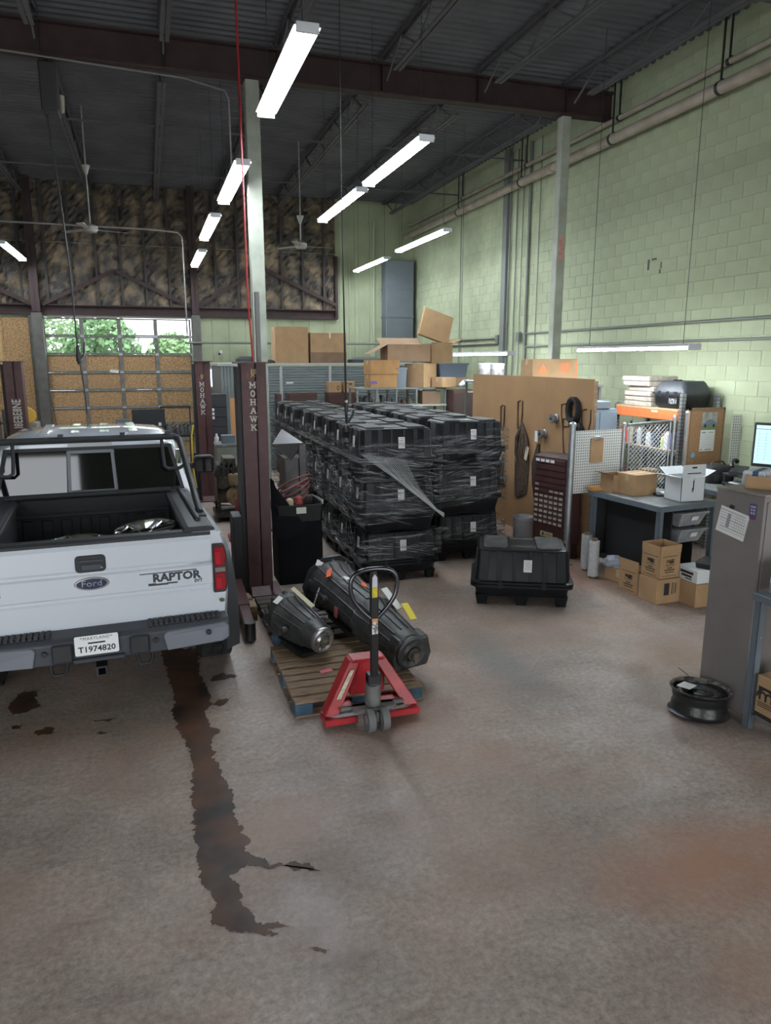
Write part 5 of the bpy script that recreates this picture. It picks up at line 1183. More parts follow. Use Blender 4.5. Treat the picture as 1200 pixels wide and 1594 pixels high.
cbn=thing('dark_cabinet','dark brown cabinet between the shelf unit and the tall screen','cabinet',(6.48,14.5,0)); MB().bx(-.30,.34,0,.5,0,2.06).build('body',BRC,cbn,bev=.006); MB().bx(-.28,.32,-.015,0,.04,2.0).build('door',mat('dark_brown_door',(.05,.032,.028),.5),cbn,bev=.004); MB().bx(.0,.22,-.018,-.014,2.01,2.04).build('label',LBL,cbn)
OR2=mat('orange_brown_card',(.36,.19,.07),.8,var=.25,vs=5,bump=.15,bs=9)
G3='cartons piled on the shelf unit'
carton('crushed orange brown carton, upper of the left pair on shelves',4.76,15.1,2.40,.66,.45,.29,.05,m=OR2,group=G3)
a=carton('crushed orange brown carton with purple tape, lower of the left pair',4.74,15.1,2.116,.6,.45,.28,.0,m=OR2,group=G3); MB().bx(-.302,-.15,-.228,-.224,.08,.14).build('purple_tape',mat('purple_tape',(.12,.06,.25),.5),a)
carton('square pale carton standing tall at the middle of shelf tops',5.66,15.12,2.116,.50,.5,.50,.62,group=G3)
carton('small pale carton at the right end of the shelf tops',6.12,14.9,2.116,.5,.3,.21,.55,group=G3)
a=carton('wide dark open carton with flaps lying above the piled cartons',5.33,15.2,2.66,.98,.5,.36,.02,m=mat('mid_brown_card',(.27,.17,.10),.85,var=.15,vs=4),group=G3,flaps=[('x-',118,.42),('y+',60,.3)])  # card of a darker brown than the cartons around it
carton('open pale carton behind the wide one, its flap folded out',6.15,15.42,2.63,.52,.5,.42,.1,group=G3,flaps=[('x+',70,.3),('y-',15,.02)])
pn_=MB().bx(-.38,.38,-.05,.05,0,.62); tag(pn_.build('flattened_carton',KRAFT,loc=(6.12,15.62,3.14),rot=(rad(-6),rad(17),.1),bev=.008),'flat pale carton tilted upright on top of the pile','box')
for i,(x,y,z,w,h,l,c) in enumerate(((5.15,15.12,2.116,.24,.42,'slim grey ribbed bin between cartons on the shelves',(.16,.19,.22)),(6.38,15.2,2.33,.68,.29,'dark blue grey lidded tub right of the tall carton',(.07,.09,.12)))):
    t=thing('storage_bin',l,'bin',(x,y,z)); m=MB(); m.loft([[(a,b_*1.0,0) for a,b_,_ in rr3(w*.45,.2,0,.03)],rr3(w*.5,.23,h*.9,.03)]); m.build('tub',mat('bin_%d'%i,c,.5),t,smooth=.6); MB().loft([rr3(w*.53,.25,h*.9,.03),rr3(w*.53,.25,h,.03)]).build('lid',mat('bin_%d'%i,(0,0,0)),t,bev=.005)
tag(MB().bx(-.32,.30,-.25,.25,0,.2).build('support_box',KRAFTD,loc=(6.40,15.2,2.116),bev=.005),'brown box under the dark blue grey tub','box')
tag(MB().tube([(0,0,0),(.1,0,.05),(.22,.02,.07),(.3,.05,.03)],[.03,.07,.06,.02],8).build('plastic_bag',mat('white_plastic_bag',(0,0,0)),loc=(6.42,14.75,2.15),smooth=.8),'white plastic bag beside the screen on the shelf tops','bag')
# shelf behind the tall screen with moving box and pails
s2=thing('shelf_unit','grey steel shelf hidden behind the tall brown screen, pails on top','shelves',(6.3,11.9,0))
for x in(-.45,.45):
    for y in(-1.9,1.2): MB().bx(x-.02,x+.02,y-.02,y+.02,0,2.3).build('post',SHM,s2)
for z in(.6,1.4,2.28): MB().bx(-.48,.48,-1.95,1.25,z,z+.03).build('shelf',SHM,s2)
hd_=carton('tan moving carton with orange square logos above the screen',6.12,10.5,2.31,.78,.42,.40,-.05)
OP=mat('orange_print_logo',(.75,.20,.07),.7)
lg=MB(); lg.bx(.10,.25,-.212,-.2102,.20,.34); lg.prism([(-.30,.18),(-.12,.18),(-.16,.26),(-.21,.33),(-.26,.26)],'y',-.212,-.2102); lg.bx(.365,.389,-.212,-.2102,.05,.4); lg.build('logo',OP,hd_)
lg=MB()
for i in range(4): lg.bar((.11+.035*i,-.2128,.205),(.14+.035*i,-.2128,.335),.001,.008)
lg.build('logo_strokes',KRAFT,hd_)
for i,(y,l) in enumerate(((12.95,'left of two white pails on the shelf behind the screen'),(12.5,'right of two white pails on the shelf behind the screen'))):
    t=thing('pail',l,'pail',(6.18+.02*i,y,2.31),group='white pails behind the screen'); MB().lathe([(.12,0),(.135,.30),(.142,.30),(.142,.32),(.0,.325)],n=22).build('body',mat('white_bucket',(0,0,0)),t,smooth=.5); MB().lathe([(.127,.08),(.1335,.22)],n=22,cap=False).build('label_band',mat('grey_red_band',(.4,.36,.36),.6,var=.5,vs=18),t)
# ---------------- pipes, conduits, duct along the right wall ----------------
PP=mat('beige_pipe',(.40,.34,.27),.6,var=.3,vs=3)
for x,z,r,l in((7.56,6.55,.042,'thin beige pipe high along the green wall, upper of two'),(7.45,6.22,.085,'thick beige pipe high along the green wall, lower of two')):
    t=thing('wall_pipe',l,'pipe',(x,0,z),group='pipes along the green wall')
    MB().cyl((0,-1.5,0),(0,21.3,0),r,n=14).build('run',PP,t,smooth=.8)
    for y in(4.5,6.9,8.7,11.1,14.2,17.4):
        k=MB(); k.cyl((0,y-.025,0),(0,y+.025,0),r+.008,n=14); k.bx(-.01,.01,y-.012,y+.012,r,.9 if r<.05 else .9); k.bx(0,XW-x,y-.015,y+.015,r,r+.03); k.build('hanger',DKSTEEL,t)
    for y in(7.6,13.0): MB().cyl((0,y-.06,0),(0,y+.06,0),r+.012,n=14).build('coupling',PP,t,smooth=.6)
CDT=mat('conduit',(.17,.18,.16),.5,.3)
for i,(z,y0,y1,l) in enumerate(((3.24,2.5,14.3,'upper horizontal conduit on the green wall right of risers'),(2.97,2.5,14.2,'lower horizontal conduit on the green wall right of risers'),(3.18,15.4,18.6,'upper short conduit on the green wall behind the cartons'),(3.06,15.4,18.6,'lower short conduit on the green wall behind the cartons'))):
    m=MB(); m.cyl((7.665,y0,z),(7.665,y1,z),.02,n=8); t=tag(m.build('conduit',CDT,smooth=.8),l,'conduit','conduits on the green wall')
RS=[(15.36,.014),(15.02,.02),(14.72,.016),(14.45,.012),(14.18,.032),(17.66,.012),(13.75,.01)]
for i,(y,r) in enumerate(RS):
    tag(MB().cyl((7.655,y,2.3),(7.655,y,7.0),r,n=8).build('riser_conduit',CDT,smooth=.8),'%s vertical conduit on the green wall counted from the corner'%('second','third','fourth','fifth','sixth, the thickest','first, thin lone','seventh')[i],'conduit','conduits on the green wall')
pil=MB(); pil.bx(7.61,7.692,15.1,15.3,0,7.1); tag(pil.build('steel_pilaster',mat('grey_pilaster',(.15,.16,.15),.6),bev=.004),'grey steel pilaster on the green wall among the conduits','pilaster')
for i,(y,z) in enumerate(((15.42,3.15),(14.42,3.18))): tag(MB().box((0,0,0),(.08,.13,.2)).build('junction_box',CDT,loc=(7.64,y,z),bev=.006),'grey junction box on the wall, %s of the pilaster'%('left','right')[i],'junction box')
du=thing('air_duct','grey sheet metal air duct standing in the far corner','duct',(7.15,21.1,0))
for i in range(5):
    z0=1.6+.78*i; MB().bx(-.42,.42,-.22,.24,z0,z0+.77).build('section',mat('duct_grey',(.14,.16,.18),.5,var=.12,vs=3),du,bev=.004); MB().bx(-.44,.44,-.24,.24,z0+.755,z0+.79).build('flange',GREYP,du)
    MB().bar((.425,-.2,z0+.45),(.425,.2,z0+.7),.006,.03).build('stiffener',GREYP,du)
MB().bx(-.42,.42,-.22,.24,0,1.6).build('base_section',mat('duct_grey',(0,0,0)),du)
for i,(x,z) in enumerate(((6.1,5.0),(6.45,4.4))): pass
for i,x in enumerate((5.75,6.05,6.5)): tag(MB().cyl((x,21.36,.5),(x,21.36,5.4 if i<2 else 6.6),.02 if i<2 else .03,n=8).build('riser_conduit',mat('painted_conduit',(.42,.46,.32),.6),smooth=.8),'%s painted riser on the back wall left of the duct'%('leftmost','middle','rightmost')[i],'conduit','painted risers on the back wall')
tag(MB().cyl((1.0,20.9,3.15),(6.7,20.9,3.15),.028,n=8).build('air_line',CDT,smooth=.8),'dark horizontal air line across the back wall above the storage','pipe')
# small window in the back wall
wn=thing('window_1','small window','window',(1.78,21.38,1.9)); wn['kind']='structure'
MB().bx(-.18,.18,-.03,.0,0,.06).build('sill',WHITE,wn); MB().bx(-.18,-.15,-.03,0,.06,.56).build('frame',WHITE,wn); MB().bx(.15,.18,-.03,0,.06,.56).build('frame',WHITE,wn); MB().bx(-.18,.18,-.03,0,.53,.56).build('frame',WHITE,wn)
MB().bx(-.15,.15,-.015,-.01,.06,.53).build('pane',mat('glowing_pane',(.75,.88,1.0),.3,emit=1.6),wn)  # pane itself glows in place of daylight, the wall behind is solid
# ---------------- ceiling fans, cords ----------------
FANM=mat('grey_fan_enamel',(.30,.29,.27),.5)
for x,y,l,a0 in((-.85,15.2,'ceiling fan at left before the garage door',.3),(3.25,16.0,'ceiling fan over the crates near the centre column',.1)):
    t=thing('ceiling_fan',l,'fan',(x,y,5.05),group='grey three blade ceiling fans')
    MB().cyl((0,0,.1),(0,0,2.1),.014,n=8).build('downrod',FANM,t,smooth=.8); MB().lathe([(.02,0),(.07,.14),(.075,.16),(.0,.17)],(0,0,.95 if x<0 else .45)).build('canopy',FANM,t,smooth=.5)
    MB().lathe([(.0,-.05),(.10,-.045),(.135,.0),(.13,.06),(.06,.1),(.0,.105)],n=22).build('motor',FANM,t,smooth=.6)
    for k in range(3):
        a=a0+2*pi*k/3; b=MB(); n=Vector((-sin(a),cos(a),0)); d=Vector((cos(a),sin(a),0))
        p=[d*.12+n*.04,d*.66+n*.07,d*.68-n*.05,d*.12-n*.04]; q=[tuple(v+Vector((0,0,.02 if i in(0,1) else -.0))) for i,v in enumerate(p)]
        b.add(q+[(x_,y_,z_-.006) for x_,y_,z_ in q],[(0,1,2,3),(7,6,5,4),(0,4,5,1),(1,5,6,2),(2,6,7,3),(3,7,4,0)]); b.build('blade',FANM,t)
cr_=thing('cord_reel','dark cord reel under the roof at left with hanging work lamp','cord reel',(-1.05,11.8,6.0))
MB().bx(-.10,.12,-.2,.2,.0,.62).build('housing',mat('dark_reel',(.03,.028,.03),.6),cr_,bev=.02); MB().bx(-.02,.02,-.05,.05,.62,1.16).build('bracket',DKSTEEL,cr_); MB().cyl((.13,.22,.1),(.13,.22,.32),.03,.045,n=10).build('guide',mat('pale_guide',(.4,.36,.28),.6),cr_)
MB().tube([(-.05,0,0),(.02,0,-1.0),(.07,0,-2.0),(.085,0,-3.15)],.012,6).build('cord',DKSTEEL,cr_,smooth=.8); MB().tube([(.085,0,-3.1),(.085,.0,-3.3),(.10,0,-3.36)],[.02,.035,.03],8).build('work_lamp',CARB,cr_,smooth=.8); MB().tube([(.10,0,-3.3),(.16,0,-3.22),(.18,0,-3.05)],.012,6).build('hook',DKSTEEL,cr_,smooth=.8); MB().tube([(.10,0,-3.36),(.13,0,-3.7),(.14,0,-4.1)],.010,6).build('tail',DKSTEEL,cr_,smooth=.8)
ah=thing('air_hose','black air hose hanging from the roof in front of the crates','hose',(2.0,7.62,2.05))
MB().tube([(-.02,0,5.1),(-.02,0,2.0),(.0,0,.3),(.005,0,-.02)],[.004,.005,.012,.016],8).build('hose',RUBBER,ah,smooth=.8); MB().cyl((.005,0,.10),(.005,0,.20),.022,n=12).build('coupler',BLKPL,ah,smooth=.6); MB().cyl((.005,0,.2),(.005,0,.225),.018,n=12).build('collar',STEEL,ah,smooth=.6); MB().tube([(.005,0,-.02),(.03,0,.0),(.07,0,.06),(.085,0,.11)],.014,8).build('trigger_gun',BLKPL,ah,smooth=.8); MB().lathe([(.0,-.06),(.045,-.05),(.05,-.01),(.03,.02),(.0,.025)],(.0,0,-.06)).build('regulator',BLKPL,ah,smooth=.6)
PC=mat('grey_pipe',(.2,.19,.19),.6)
tag(MB().tube([(-6,16.2,5.3),(.2,16.2,5.27),(.75,16.2,5.24),(.83,16.2,5.15),(.83,16.2,3.2)],.018,7).build('air_line',PC,smooth=.8),'thin pipe crossing below the roof at left, bending down by the strip lights','pipe')
tag(MB().tube([(-3,10.9,6.5),(.7,10.9,6.35),(1.22,10.9,6.25),(1.27,10.9,6.15),(1.27,10.9,5.2)],.012,7).build('electric_conduit',PC,smooth=.8),'thin bent conduit under the girder left of the centre column','conduit')
# ---------------- black tub with hoses by the post ----------------
tb_=thing('parts_tub','black tub on a black draped stand holding red hoses, beside the lift post','tub',(1.64,8.72,0))
BC_=mat('black_cloth',(.007,.007,.008),.95,spec=.15,bump=.5,bs=14)
MB().loft([rr3(.27,.24,0,.02),rr3(.275,.245,.4,.02),rr3(.27,.24,.80,.02)]).build('stand',BC_,tb_)
m=MB(); q=[rr3(.27,.24,.78,.04),rr3(.30,.27,.99,.04),rr3(.285,.255,.99,.04),rr3(.26,.23,.82,.04)]; m.loft(q); m.build('tub',BLKPL,tb_,smooth=.6)
MB().box((.01,-.272,.925),(.12,.004,.075),(-.1,0,0)).build('label',mat('cream_label',(.55,.55,.46),.7),tb_)
d=MB(); d.loft([[(-.33,-.25,.62),(-.2,-.29,.55),(.0,-.285,.62),(.0,-.26,.63),(-.2,-.25,.57),(-.31,-.2,.64)],[(-.34,-.22,.8),(-.2,-.29,.76),(.05,-.285,.74),(.05,-.26,.75),(-.2,-.26,.78),(-.32,-.18,.82)],[(-.33,-.1,1.30),(-.29,-.12,1.28),(-.27,-.14,1.2),(-.27,-.1,1.2),(-.29,-.08,1.28),(-.31,-.06,1.30)]]); d.build('drape',BC_,tb_,smooth=.8)
for i in range(5):
    a=.4+i*.5; r_=.15+.015*i
    MB().tube([(r_*cos(2*pi*j/18),.07*sin(2*pi*j/18)*(1+.3*i)+.02*i,1.08+.03*i+r_*.55*sin(2*pi*j/18+a)) for j in range(18)],.013,7,closed=True).build('hose',mat('dusty_red_hose',(.16,.045,.04),.6,var=.3,vs=10),tb_,smooth=.8)
MB().tube([(.27,-.25,.98),(.29,-.2,1.02),(.2,0,1.06),(.0,.05,1.02)],.01,6).build('grey_hose',mat('grey_hose',(.2,.19,.19),.6),tb_,smooth=.8)
for i,(x,y,z,c) in enumerate(((-.1,-.1,1.0,(.5,.42,.28)),(.02,-.08,1.02,(.35,.05,.05)),(-.15,.05,1.04,(.05,.07,.16)))): MB().lathe([(.0,0),(.05,0),(.045,.08),(.02,.1),(.0,.1)],(x,y,z-.05),n=10).build('small_part',mat('tub_part_%d'%i,c,.6),tb_,smooth=.6)
hp=thing('metal_hopper','grey sheet metal hopper standing behind the black tub','hopper',(1.68,9.65,0))
HM=mat('worn_sheet_metal',(.085,.08,.08),.4,.7,var=.35,vs=5)
MB().bx(-.03,.22,-.15,.25,0,1.42).build('body',HM,hp,bev=.004); MB().add([(-.2,-.2,1.62),(.04,-.24,1.42),(.22,-.16,1.62),(.0,.2,1.78),(-.2,-.2,1.60),(.04,-.24,1.40),(.22,-.16,1.60),(.0,.2,1.76)],[(0,1,2,3),(7,6,5,4),(0,4,5,1),(1,5,6,2),(2,6,7,3),(3,7,4,0)]).build('chute',HM,hp); MB().bx(.16,.24,-.2,-.15,0,1.6).build('corner_bar',HM,hp)
# ---------------- engine, jack leg, tool chest, behind the truck ----------------
ENG=mat('greasy_engine',(.075,.06,.045),.6,.3,var=.6,vs=9,bump=.3,bs=22); RUSTY=mat('tan_grime_casting',(.24,.16,.08),.7,var=.5,vs=8)
en=thing('engine','greasy engine on a dolly between the maroon posts','engine',(1.19,12.6,0))
m=MB(); m.box((0,0,.55),(.42,.6,.45)); m.box((-.12,0,.85),(.22,.55,.2),(0,.4,0)); m.box((.14,0,.85),(.22,.55,.2),(0,-.4,0)); m.build('block',ENG,en,bev=.02,seg=2)
MB().lathe([(.0,0),(.16,0),(.17,.03),(.06,.05),(.06,.09),(.0,.09)],(.1,-.31,.45),(0,-1,0),20).build('crank_pulley',RUSTY,en,smooth=.5); MB().lathe([(.0,0),(.1,0),(.1,.06),(.0,.06)],(-.12,-.31,.68),(0,-1,0),18).build('fan_pulley',ENG,en,smooth=.5)
MB().box((.08,-.32,.72),(.24,.1,.22)).build('timing_cover',RUSTY,en,bev=.03,seg=2)
for i in range(4): MB().tube([(-.1+.07*i,-.2,.95),(-.12+.07*i,-.28,1.02),(-.18+.08*i,-.34,.9),(-.2+.09*i,-.36,.6)],.014,6).build('engine_hose',RUBBER,en,smooth=.8)
MB().box((.02,0,1.02),(.2,.45,.12)).build('intake',ENG,en,bev=.02,seg=2)
m=MB(); m.box((0,0,.12),(.5,.7,.06)); m.build('dolly_deck',ENG,en)
for sx in(-1,1):
    for sy in(-1,1): MB().cyl((sx*.2-.02,sy*.28,.05),(sx*.2+.02,sy*.28,.05),.05,n=14).build('caster',RUBBER,en,smooth=.6); MB().box((sx*.18,sy*.25,.24),(.05,.05,.2)).build('mount',ENG,en)
lg_=thing('engine_hoist','red engine hoist leaning its legs beside the nearest lift post','hoist',(1.17,10.9,0))
HRED=mat('dark_red_steel',(.17,.025,.025),.5,var=.3,vs=8); MB().bar((-.07,-.1,.02),(.17,.1,1.45),.07,.08).build('mast',HRED,lg_,bev=.005); MB().bar((-.14,-.16,.03),(.10,.03,1.0),.06,.06).build('brace',HRED,lg_,bev=.005); MB().bx(-.15,.25,-.25,.3,0,.06).build('foot',HRED,lg_,bev=.005)
tag(MB().tube([(1.05,14.0,.02),(1.2,13.8,.12),(1.45,13.6,.1),(1.5,13.5,.03),(1.2,13.5,.03),(1.05,13.6,.06),(1.3,13.3,.08),(1.55,13.4,.02)],.018,7).build('hose',mat('dusty_red_hose',(0,0,0)),smooth=.8),'dark red hose tangled on the floor before the engine','hose')
tc=thing('tool_chest','black tall tool chest against the storage bays behind the post','tool chest',(1.44,16.9,0))
MB().bx(-.17,.19,-.2,.3,.0,1.95).build('body',CARB,tc,bev=.006)
for i in range(7): MB().bx(-.15,.17,-.215,-.2,.35+.22*i,.54+.22*i).build('drawer',CARB,tc,bev=.004)
g=MB(); 
for i in range(3): g.bx(-.14,-.09,-.218,-.2155,1.60+.09*i-.2,1.66+.09*i-.2)
g.build('stickers',PAPER,tc)
wbk=thing('work_cabinet','olive grey low cabinet with a grey toolbox, behind the second post','cabinet',(1.5,15.3,0)); MB().bx(-.28,.35,-.3,.3,0,.98).build('body',mat('olive_grey',(.20,.21,.17),.6,var=.2,vs=6),wbk,bev=.008); MB().bx(-.3,.37,-.32,.32,.98,1.02).build('top',BT,wbk)
tag(MB().bx(-.14,.14,-.1,.1,0,.17).build('toolbox',GREYP,loc=(1.48,15.2,1.02),bev=.01),'small grey toolbox on the olive cabinet','toolbox')
tag(MB().lathe([(.04,0),(.045,.02),(.045,.12),(.02,.16),(.02,.2),(.0,.2)],n=14).build('spray_bottle',mat('bottle_white_slim',(.6,.6,.6),.4),loc=(1.25,15.2,1.02),smooth=.6),'white spray bottle left of the small grey toolbox','bottle')
tag(MB().box((0,0,.45),(.09,.02,.9)).build('orange_board',mat('orange_board',(.45,.22,.08),.7),loc=(1.62,15.4,1.02),rot=(0,0,0)),'orange brown measuring board standing on the olive cabinet','board')
a=carton('worn brown carton beside the engine, near the lift post',1.62,13.0,.9,.25,.25,.3,.2,tape=False); 
tag(MB().bx(-.2,.2,-.25,.25,0,.9).build('stand',ENG,loc=(1.62,13.05,0),bev=.01),'dark grimy stand under the worn brown carton','stand')
bh_=thing('machine_bench','dark machine bench with black flat panels behind the truck roof','bench',(-.1,17.2,0))
MB().bx(-.75,1.0,-.3,.3,1.0,1.05).build('bench_top',DKSTEEL,bh_)
for x in(-.7,.95):
    for y in(-.25,.25): MB().bx(x-.03,x+.03,y-.03,y+.03,0,1.0).build('leg',DKSTEEL,bh_)
for i,(x0,x1,z0,z1,y,l) in enumerate(((-.40,.30,1.08,1.62,17.15,'wide black flat panel behind the truck roof, white sticker'),(-.75,-.45,1.06,1.42,17.1,'smaller dark panel left of the wide black one'))):
    t=thing('display_screen',l,'panel',((x0+x1)/2,y,1.05)); w=(x1-x0)/2
    MB().bx(-w,w,-.03,.03,z0-1.05,z1-1.05).build('panel',CARB if i==0 else GREYP,t,bev=.008); MB().bx(-w*.5,w*.5,-.1,.1,0,.03).build('foot',CARB,t)
    if i==0: MB().bx(.2,.26,-.033,-.03,.2,.27).build('sticker',PAPER,t)
rb=random.Random(77)
for i in range(7):
    m=MB(); s=rb.uniform(.05,.09); m.loft([rr3(s,s,0,.02,2),rr3(s*.8,s*.8,s*2,.02,2),rr3(s*.4,s*.4,s*3,.02,2)]); m.cyl((0,0,s*2),(s*1.6,0,s*3.4),.012,n=6)
    tag(m.build('machine_part',mat('part_grime_5',(.05,.05,.05),.5,.4),loc=(.36+.09*i,17.1+rb.uniform(-.1,.1),1.05),smooth=.6),'dark machine part on the bench right of black panel, %s from the panel'%NTH[i],'part','parts on the machine bench')
fr_=MB()
for x in(.32,.95):
    fr_.bx(x-.015,x+.015,-.015,.015,0,.62)
fr_.bx(.32,.95,-.015,.015,.59,.62); tag(fr_.build('bench_frame',DKSTEEL,loc=(-.1,17.3,1.05)),'dark open frame standing on the machine bench','frame')
yd=thing('yellow_drum','yellow round drum lying on a grey box by the left post','drum',(-2.36,16.1,1.62),rot=(rad(90),0,.25)); MB().lathe([(.0,-.2),(.14,-.2),(.15,-.18),(.15,.18),(.14,.2),(.0,.2)],n=26).build('shell',mat('yellow_drum',(.62,.36,.04),.4),yd,smooth=.5); MB().lathe([(.152,.02),(.156,.04),(.152,.06)],n=26,cap=False).build('hoop',mat('pale_guide',(0,0,0)),yd); 
tag(MB().bx(-.2,.2,-.25,.25,0,1.47).build('grey_box',mat('pale_grey_wood',(.28,.27,.24),.7,var=.3,vs=9,stretch=(8,8,1)),loc=(-2.36,16.1,0),bev=.008),'tall pale grey box under the yellow drum','box')
lr=thing('tool_rack','black steel tool rack at the far left edge','rack',(-2.36,12.1,0))
for x in(-.35,.2):
    for y in(0,.4): MB().bx(x-.02,x+.02,y-.02,y+.02,0,1.95).build('post',DKSTEEL,lr)
for z in(.5,.95,1.35,1.75): MB().bx(-.37,.22,-.02,.42,z,z+.03).build('shelf',DKSTEEL,lr)
for i,z in enumerate((.53,.98,1.38)):
    for j in range(3): tag(MB().loft([rr3(.08,.1,0,.02,2),rr3(.07,.09,.14,.02,2),rr3(.03,.04,.22,.01,2)]).build('rack_item',[mat('rack_red',(.22,.05,.04),.6),ENG,DKSTEEL][(i+j)%3],loc=(-2.60+.18*j,12.28,z),smooth=.5),'%s item on the %s shelf of the black tool rack'%(('left','middle','right')[j],('low','middle','upper')[i]),'tool')
st2=thing('black_stand','black upright stand with a white bracket right of the crate rows','stand',(4.86,9.8,0))
MB().cyl((0,0,.03),(0,0,1.75),.035,.06,n=14).build('pole',BLKPL,st2,smooth=.8); MB().bx(-.2,.2,-.2,.2,0,.03).build('foot',BLKPL,st2,bev=.004); MB().tube([(.0,-.06,1.25),(.06,-.09,1.25),(.08,-.09,1.36),(.02,-.07,1.42)],.025,8).build('white_bracket',WHITE,st2,smooth=.8)
tag(MB().tube([(.74,14.15,1.5),(.70,14.1,1.3),(.70,14.1,.6),(.74,14.15,.3)],.022,8).build('hose',mat('yellow_hose',(.5,.36,.06),.5),smooth=.8),'yellow hose hanging left of the farther lettered post','hose')
sc2=thing('security_camera','small white security camera on the back wall left of the roof column','camera',(1.98,21.36,2.9)); MB().cyl((0,-.02,0),(0,.04,.02),.05,n=14).build('base',WHITE,sc2,smooth=.6); MB().cyl((-.05,-.16,-.04),(0,-.02,0),.045,n=14).build('body',WHITE,sc2,smooth=.6); MB().cyl((-.056,-.175,-.044),(-.05,-.16,-.04),.03,n=12).build('lens',INK,sc2)
for (y,z,w,h) in((10.27,4.18,.05,.16),(10.14,4.25,.12,.03),(9.96,4.14,.03,.10),(9.98,4.05,.04,.06)): MB().bx(7.6985,7.7035,y-w/2,y+w/2,z-h/2,z+h/2).build('paint_chip',mat('bare_dark_block',(.07,.07,.06),.9),wr)
# ======================= STRETCH FILM =======================
def film_mat():
    m=bpy.data.materials.new('stretch_film'); m.use_nodes=True; nt=m.node_tree; N=nt.nodes; L=nt.links.new; b=N['Principled BSDF']
    b.inputs['Base Color'].default_value=(.20,.21,.22,1); b.inputs['Roughness'].default_value=.17; b.inputs['Specular IOR Level'].default_value=.9
    tc=N.new('ShaderNodeTexCoord'); mp=N.new('ShaderNodeMapping'); mp.inputs['Scale'].default_value=(1.6,1.6,15); mp.inputs['Rotation'].default_value=(.12,.22,0); L(tc.outputs['Object'],mp.inputs[0])
    n=N.new('ShaderNodeTexNoise'); n.inputs['Scale'].default_value=2.0; n.inputs['Detail'].default_value=2.5; n.inputs['Roughness'].default_value=.5; n.inputs['Distortion'].default_value=.8; L(mp.outputs[0],n.inputs['Vector'])
    r=N.new('ShaderNodeValToRGB'); e=r.color_ramp.elements; e[0].position=.48;e[0].color=(.02,)*3+(1,);e[1].position=.68;e[1].color=(.7,)*3+(1,); L(n.outputs[0],r.inputs[0]); L(r.outputs[0],b.inputs['Alpha'])
    bp=N.new('ShaderNodeBump'); bp.inputs['Strength'].default_value=1.0; bp.inputs['Distance'].default_value=.05; L(n.outputs[0],bp.inputs['Height']); L(bp.outputs[0],b.inputs['Normal'])
    return m
FM=film_mat(); FOLD_GLINT=mat('fold_glint',(.55,.58,.60),.16,alpha=.5,spec=1)
rf=random.Random(9)
def wrap(col,r,px,py,hx,hy,zr,label):
    t=thing('stretch_film',label,'plastic wrap',(px,py,0),group='stretch film around the crate stacks')
    for z0,z1 in zr:
        m=MB(); rings=[]
        for k in range(7):
            z=z0+(z1-z0)*k/6; rings.append([(x*(1+rf.uniform(-.012,.012)),y*(1+rf.uniform(-.008,.008)),z+rf.uniform(-.012,.012)+x*.06) for x,y in rrect(-hx,hx,-hy,hy,.06,3)])
        m.loft(rings,cap=False); m.build('film',FM,t,smooth=1.2)
        q=MB()      # folds of the film, their glints put into pale slivers
        for k in range(75 if z1>1 else 26):
            u=rf.uniform(-hx,hx*.5); z=rf.uniform(z0+.02,z1-.06); L_=rf.uniform(.05,.34); sl=rf.gauss(.17,.09)*(1 if col else -1)*(1 if rf.random()<.92 else -1); e=min(u+L_,hx-.02)
            q.tube([(u,-hy-.006,z),((u+e)/2,-hy-.012,z+(e-u)*sl*.5+rf.uniform(-.006,.006)),(e,-hy-.006,z+(e-u)*sl)],[.0003,rf.uniform(.0006,.0028),.0003],4)
        if col==0:
            for k in range(44 if z1>1 else 15):
                v=rf.uniform(-hy,hy*.6); z=z0+(z1-z0)*rf.choice([rf.uniform(0,.25),rf.uniform(.3,.62),rf.uniform(.3,.5)]); e=min(v+rf.uniform(.06,.3),hy-.03); sl=rf.gauss(0,.35)
                q.tube([(-hx-.006,v,z),(-hx-.014,(v+e)/2,z+(e-v)*sl*.5-.01),(-hx-.006,e,z+(e-v)*sl)],[.0004,rf.uniform(.001,.0042),.0004],4)
        q=q.build('fold_glints',FOLD_GLINT,t,smooth=1.2); q['kind']='stuff'
    return t
for col,r,px,py in stacks:
    if col==0: wrap(col,r,px-.02,py,.545*SX+.036,.388,((.30,.60),(.78,1.76)),'clear stretch film around the %s stack of the left row'%(ORD[r]+('most' if r==0 else '')))
    elif r<2: wrap(col,r,px,py,.545*SX+.036,.388,((.28,.55),(.78,1.78)),'clear stretch film around the %s stack of the right row'%(ORD[r]+('most' if r==0 else '')))
fx,fy=stacks[0][2],stacks[0][3]-.41
ft=thing('film_rope','bunched diagonal stretch film ropes across the front left stack','plastic wrap',(fx,fy,0))
FRM=mat('bunched_film',(.60,.63,.62),.16,alpha=.55,spec=1)
for i in range(16): MB().tube([(-.54+.036*i,.005,1.62-.006*i),(-.16+.024*i+R(-.006,.006),-.03,1.34-.012*i),(.27+.0095*i,-.04,1.0-.006*i),(.52,-.025,.80+.003*i)],[.0008,R(.0015,.004),R(.002,.0045),.007],5).build('film_strand',FRM,ft,smooth=.8)
sv=[];n_=8
for i in range(n_+1):
    t_=i/n_
    for a,b_ in (((-.54,.006,1.62),(.03,.004,1.53)),((-.16,-.024,1.34),(.2,-.024,1.16)),((.27,-.034,1.0),(.41,-.034,.91)),((.52,-.02,.80),(.52,-.02,.845))): sv.append(tuple(a[k]+(b_[k]-a[k])*t_ for k in range(3)))
MB().add(sv,[(i*4+j,i*4+j+1,i*4+j+5,i*4+j+4) for i in range(n_) for j in range(3)]).build('film_sheet',mat('film_sheet',(.5,.53,.55),.2,alpha=.16,spec=1),ft,smooth=.9)
